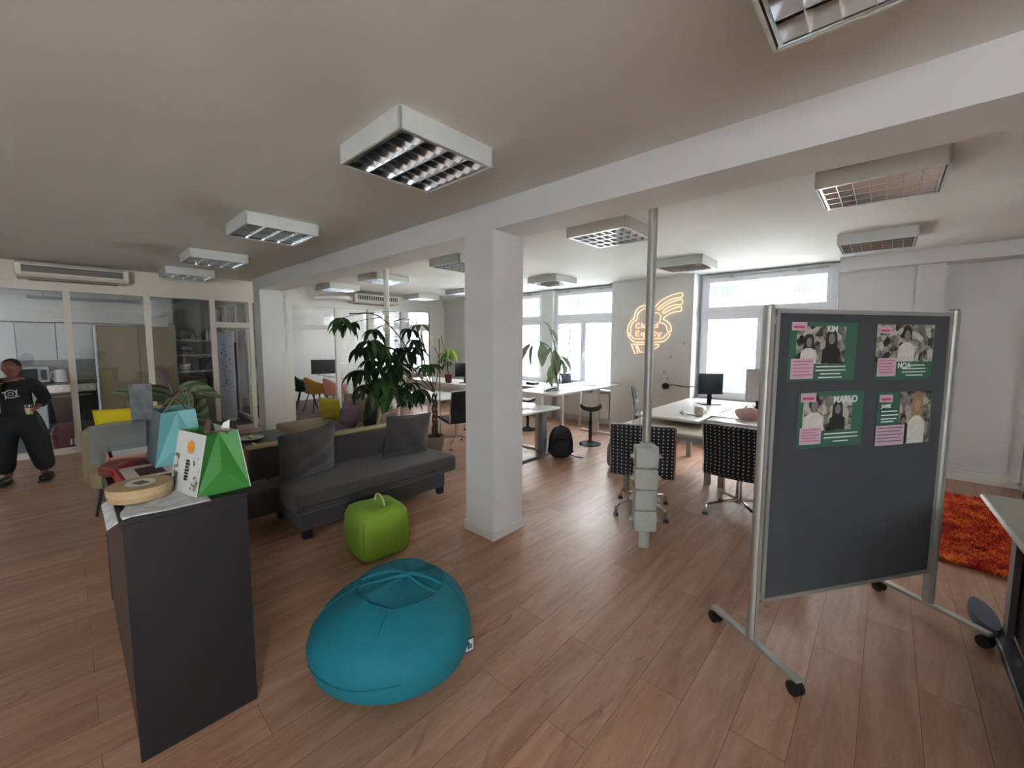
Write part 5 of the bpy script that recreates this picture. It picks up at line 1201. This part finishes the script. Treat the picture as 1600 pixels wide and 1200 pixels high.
for k in range(-4, 5):
    for j, z0 in enumerate((-.15, 2.75, -3.2)):
        cx = k*2.3+.3
        wf_ = B().box(cx-.62, cx+.62, -.08, 0, z0, z0+2.2).build('window', WF, fb)
        B().box(cx-.52, cx-.05, -.10, -.078, z0+.1, z0+1.45).box(cx+.05, cx+.52, -.10, -.078, z0+.1, z0+1.45).build('pane', DKGL if k % 2 else CUR, wf_)
        B().box(cx-.52, cx+.52, -.10, -.078, z0+1.6, z0+2.1).build('shutter', SH, wf_)
        B().box(cx-.85, cx+.85, -.22, 0, z0+2.3, z0+2.45).build('cornice', BR, wf_)
        rl = B().box(cx-.8, cx+.8, -.40, -.36, z0+.0, z0+.04).box(cx-.8, cx+.8, -.40, -.36, z0+.75, z0+.79).box(cx-.8, cx+.8, -.4, 0, z0-.12, z0-.04)
        for q in range(17): rl.box(cx-.8+q*.0985, cx-.785+q*.0985, -.39, -.37, z0, z0+.77)
        rl.build('balcony_rail', DARKM, fb)
qn = B()
for x in (-8.1, 1.1, 5.7):
    for j in range(24): qn.box(x-.14-.06*(j % 2), x+.14+.06*(j % 2), -.05, 0, -5+j*.42, -5+j*.42+.36)
qn.build('stone_quoins', mat('quoin_stone', '#6a6250', .9), fb)
struct(B().box(-20, 12, 7.3, 13, -6.2, -6).build('street_ground', mat('asphalt', '#77756f', .9)))

# ------------------------------------------------------------------ person by the kitchen glazing
DKC = mat('black_clothing', '#0d0e11', .85, var=.15, scale=20); SKN = mat('skin', '#6f4436', .6, var=.05); HAIR = mat('black_hair', '#120e0d', .5, var=.2)
pe = thing('person', 'person in loose black clothes holding a glass, standing by the kitchen glazing', 'person', (-7.08, -.40, 0), math.radians(78))
pe.scale = (.94, .94, .94)
def skin(name, verts, edges, m, parent, sub=2, root=0):
    me = bpy.data.meshes.new(name); me.from_pydata([v[:3] for v in verts], edges, []); o = bpy.data.objects.new(name, me); C.objects.link(o)
    md = o.modifiers.new('s', 'SKIN'); md.use_smooth_shade = True
    for i, v in enumerate(verts):
        r = v[3]; me.skin_vertices[0].data[i].radius = (r, r) if not isinstance(r, tuple) else r
        me.skin_vertices[0].data[i].use_root = (i == root)
    sb = o.modifiers.new('u', 'SUBSURF'); sb.levels = sub; sb.render_levels = sub
    me.materials.append(m); bpy.context.view_layer.update()
    dg = bpy.context.evaluated_depsgraph_get(); nm_ = bpy.data.meshes.new_from_object(o.evaluated_get(dg)); bpy.data.objects.remove(o)
    nm_.polygons.foreach_set('use_smooth', [True]*len(nm_.polygons)); nm_.materials.clear(); nm_.materials.append(m)
    r = bpy.data.objects.new(name, nm_); C.objects.link(r)
    if parent: r.parent = parent
    return r
# local: person faces +... the chest looks along -Y local; x+ is the person's left in the picture right
bv = [(0, 0, .80, .095), (0, .0, .95, .095), (0, -.02, 1.10, .125), (0, -.03, 1.20, .085), (0, -.05, 1.26, .045), (0, -.07, 1.32, .05),
      (.085, 0, .74, .07), (.11, -.04, .43, .055), (.16, .03, .09, .038), (.19, -.10, .035, .030),
      (-.085, 0, .74, .07), (-.12, -.02, .43, .055), (-.13, .03, .09, .038), (-.15, -.11, .035, .030),
      (.15, -.02, 1.17, .055), (.22, -.02, .98, .040), (.19, -.18, .90, .028), (.185, -.23, .895, .024),
      (-.15, -.02, 1.17, .055), (-.22, -.08, .98, .040), (-.10, -.22, 1.10, .028), (-.06, -.235, 1.17, .024)]
be = [(0, 1), (1, 2), (2, 3), (3, 4), (4, 5), (0, 6), (6, 7), (7, 8), (8, 9), (0, 10), (10, 11), (11, 12), (12, 13), (3, 14), (14, 15), (15, 16), (16, 17), (3, 18), (18, 19), (19, 20), (20, 21)]
skin('body', bv, be, SKN, pe)
# clothing
sv = [(0, 0, .66, .165), (0, 0, .95, .135), (0, -.02, 1.10, .145), (0, -.03, 1.20, .10), (0, -.045, 1.245, .055), (.16, -.02, 1.17, .078), (.235, -.02, .98, .066), (.20, -.14, .925, .048), (-.16, -.02, 1.17, .078), (-.235, -.07, .98, .066), (-.14, -.18, 1.06, .048)]
skin('sweater', sv, [(0, 1), (1, 2), (2, 3), (3, 4), (3, 5), (5, 6), (6, 7), (3, 8), (8, 9), (9, 10)], DKC, pe)
tvv = [(0, 0, .84, .135), (.10, 0, .66, .135), (.14, -.03, .43, .115), (.19, .0, .10, .09), (-.10, 0, .66, .135), (-.14, -.01, .43, .115), (-.15, .0, .10, .088), (0, 0, .96, .115)]
skin('trousers', tvv, [(0, 1), (1, 2), (2, 3), (0, 4), (4, 5), (5, 6), (0, 7)], DKC, pe)
for x, a in ((.19, .1), (-.15, -.1)):
    B().ell((x, -.06, .045), (.055, .135, .045), 18, 10, .8).box(x-.05, x+.05, -.185, .06, 0, .018, bev=.006).build('shoe', BLACK, pe, smooth='all')
hd_ = B().ell((0, -.085, 1.365), (.072, .088, .105), 28, 20, 1, fn=lambda p: Vector((p.x*(1-.22*max(0, -p.z/.1)), p.y*(1-.1*max(0, -p.z/.1)), p.z)))
hd_.ell((0, -.172, 1.355), (.012, .016, .02), 10, 8)
for s_ in (-1, 1): hd_.ell((s_*.072, -.075, 1.36), (.010, .018, .026), 10, 8)
hd_ = hd_.build('head', SKN, pe, smooth='all')
for s_ in (-1, 1):
    B().ell((s_*.028, -.163, 1.378), (.011, .006, .006), 10, 6).build('eye', mat('eye_white', '#c9c4bd', .3), hd_, smooth='all')
    B().ell((s_*.028, -.168, 1.378), (.005, .003, .005), 8, 6).build('iris', BLACK, hd_)
    B().tube(bez((s_*.014, -.168, 1.393), (s_*.028, -.172, 1.399), (s_*.044, -.160, 1.393)), .003, 5).build('eyebrow', HAIR, hd_)
B().tube(bez((-.022, -.163, 1.318), (0, -.170, 1.314), (.022, -.163, 1.318)), .005, 6).build('mouth', mat('lips', '#6e3a34', .5), hd_)
B().ell((0, -.065, 1.395), (.080, .088, .088), 24, 16, 1, fn=lambda p: p if not (p.z < 0 and p.y < 0) else Vector((p.x, p.y*.2, p.z*.5))).build('hair', HAIR, pe, smooth='all')
def hand(px_, s_, cx):
    """palm plus five curled fingers"""
    P = Vector(px_); hv = [(*P, .024), (*(P+Vector((0, -.05, 0))), .020)]; 
    o = skin('hand', hv, [(0, 1)], SKN, pe, 2)
    fb_ = []
    for k in range(4):
        z = -.022+.015*k; L = (.055, .062, .066, .058)[k]; a = P+Vector((s_*.01, -.055, z))
        skin('finger', [(*a, .0085), (*(a+Vector((s_*.012, -L*.45, 0))), .008), (*(a+Vector((s_*-.012, -L*.75, 0))), .007), (*(a+Vector((s_*-.032, -L*.6, 0))), .006)], [(0, 1), (1, 2), (2, 3)], SKN, o, 1)
    a = P+Vector((-s_*.012, -.02, .02)); skin('thumb', [(*a, .009), (*(a+Vector((-s_*.022, -.025, .012))), .008), (*(a+Vector((-s_*.022, -.05, .008))), .0065)], [(0, 1), (1, 2)], SKN, o, 1)
    return o
hand((.185, -.225, .895), 1, 0); hand((-.06, -.235, 1.18), -1, 0)
em_ = B()
em_.tube([(.045*math.cos(a), -.147-.004*0, 1.075+.045*math.sin(a)) for a in [2*PI*k/20 for k in range(21)]], .007, 6).tube([(.02*math.cos(a), -.149, 1.075+.02*math.sin(a)) for a in [2*PI*k/12 for k in range(13)]], .005, 6)
for a in (.5, 2.6, 3.8, 5.6): em_.tube([(.05*math.cos(a), -.146, 1.075+.05*math.sin(a)), (.07*math.cos(a+.3), -.143, 1.075+.07*math.sin(a+.3))], .006, 5)
em_.build('chest_print', mat('print_grey', '#a9aaa8', .7), pe, loc=(0, -.018, 0))
ph_ = thing('phone', 'dark phone held close to the face by the person in black', 'phone', (0, 0, 0))
ph_.location = Matrix.Rotation(math.radians(78), 4, 'Z') @ (Vector((-.075, -.285, 1.215))*.94) + Vector((-7.08, -.40, 0)); ph_.rotation_euler = (.2, 0, math.radians(78))
B().box(-.036, .036, -.004, .004, -.07, .07, bev=.003).build('body', BLACK, ph_); B().box(-.033, .033, .0042, .005, -.065, .065).build('screen', SCREEN, ph_)
gl_ = thing('drinking_glass', 'glass of pale drink held at hip height by the person in black', 'glass', Matrix.Rotation(math.radians(78), 4, 'Z') @ (Vector((.165, -.305, .84))*.94) + Vector((-7.08, -.40, 0)))
B().lathe([(.028, 0), (.034, .11), (.032, .11), (.026, .006)], 20).build('tumbler', VG, gl_, smooth=True); B().lathe([(.001, .008), (.026, .008), (.030, .07), (.001, .07)], 20).build('drink', mat('pale_drink', '#cfc78e', .3), gl_, smooth=True)
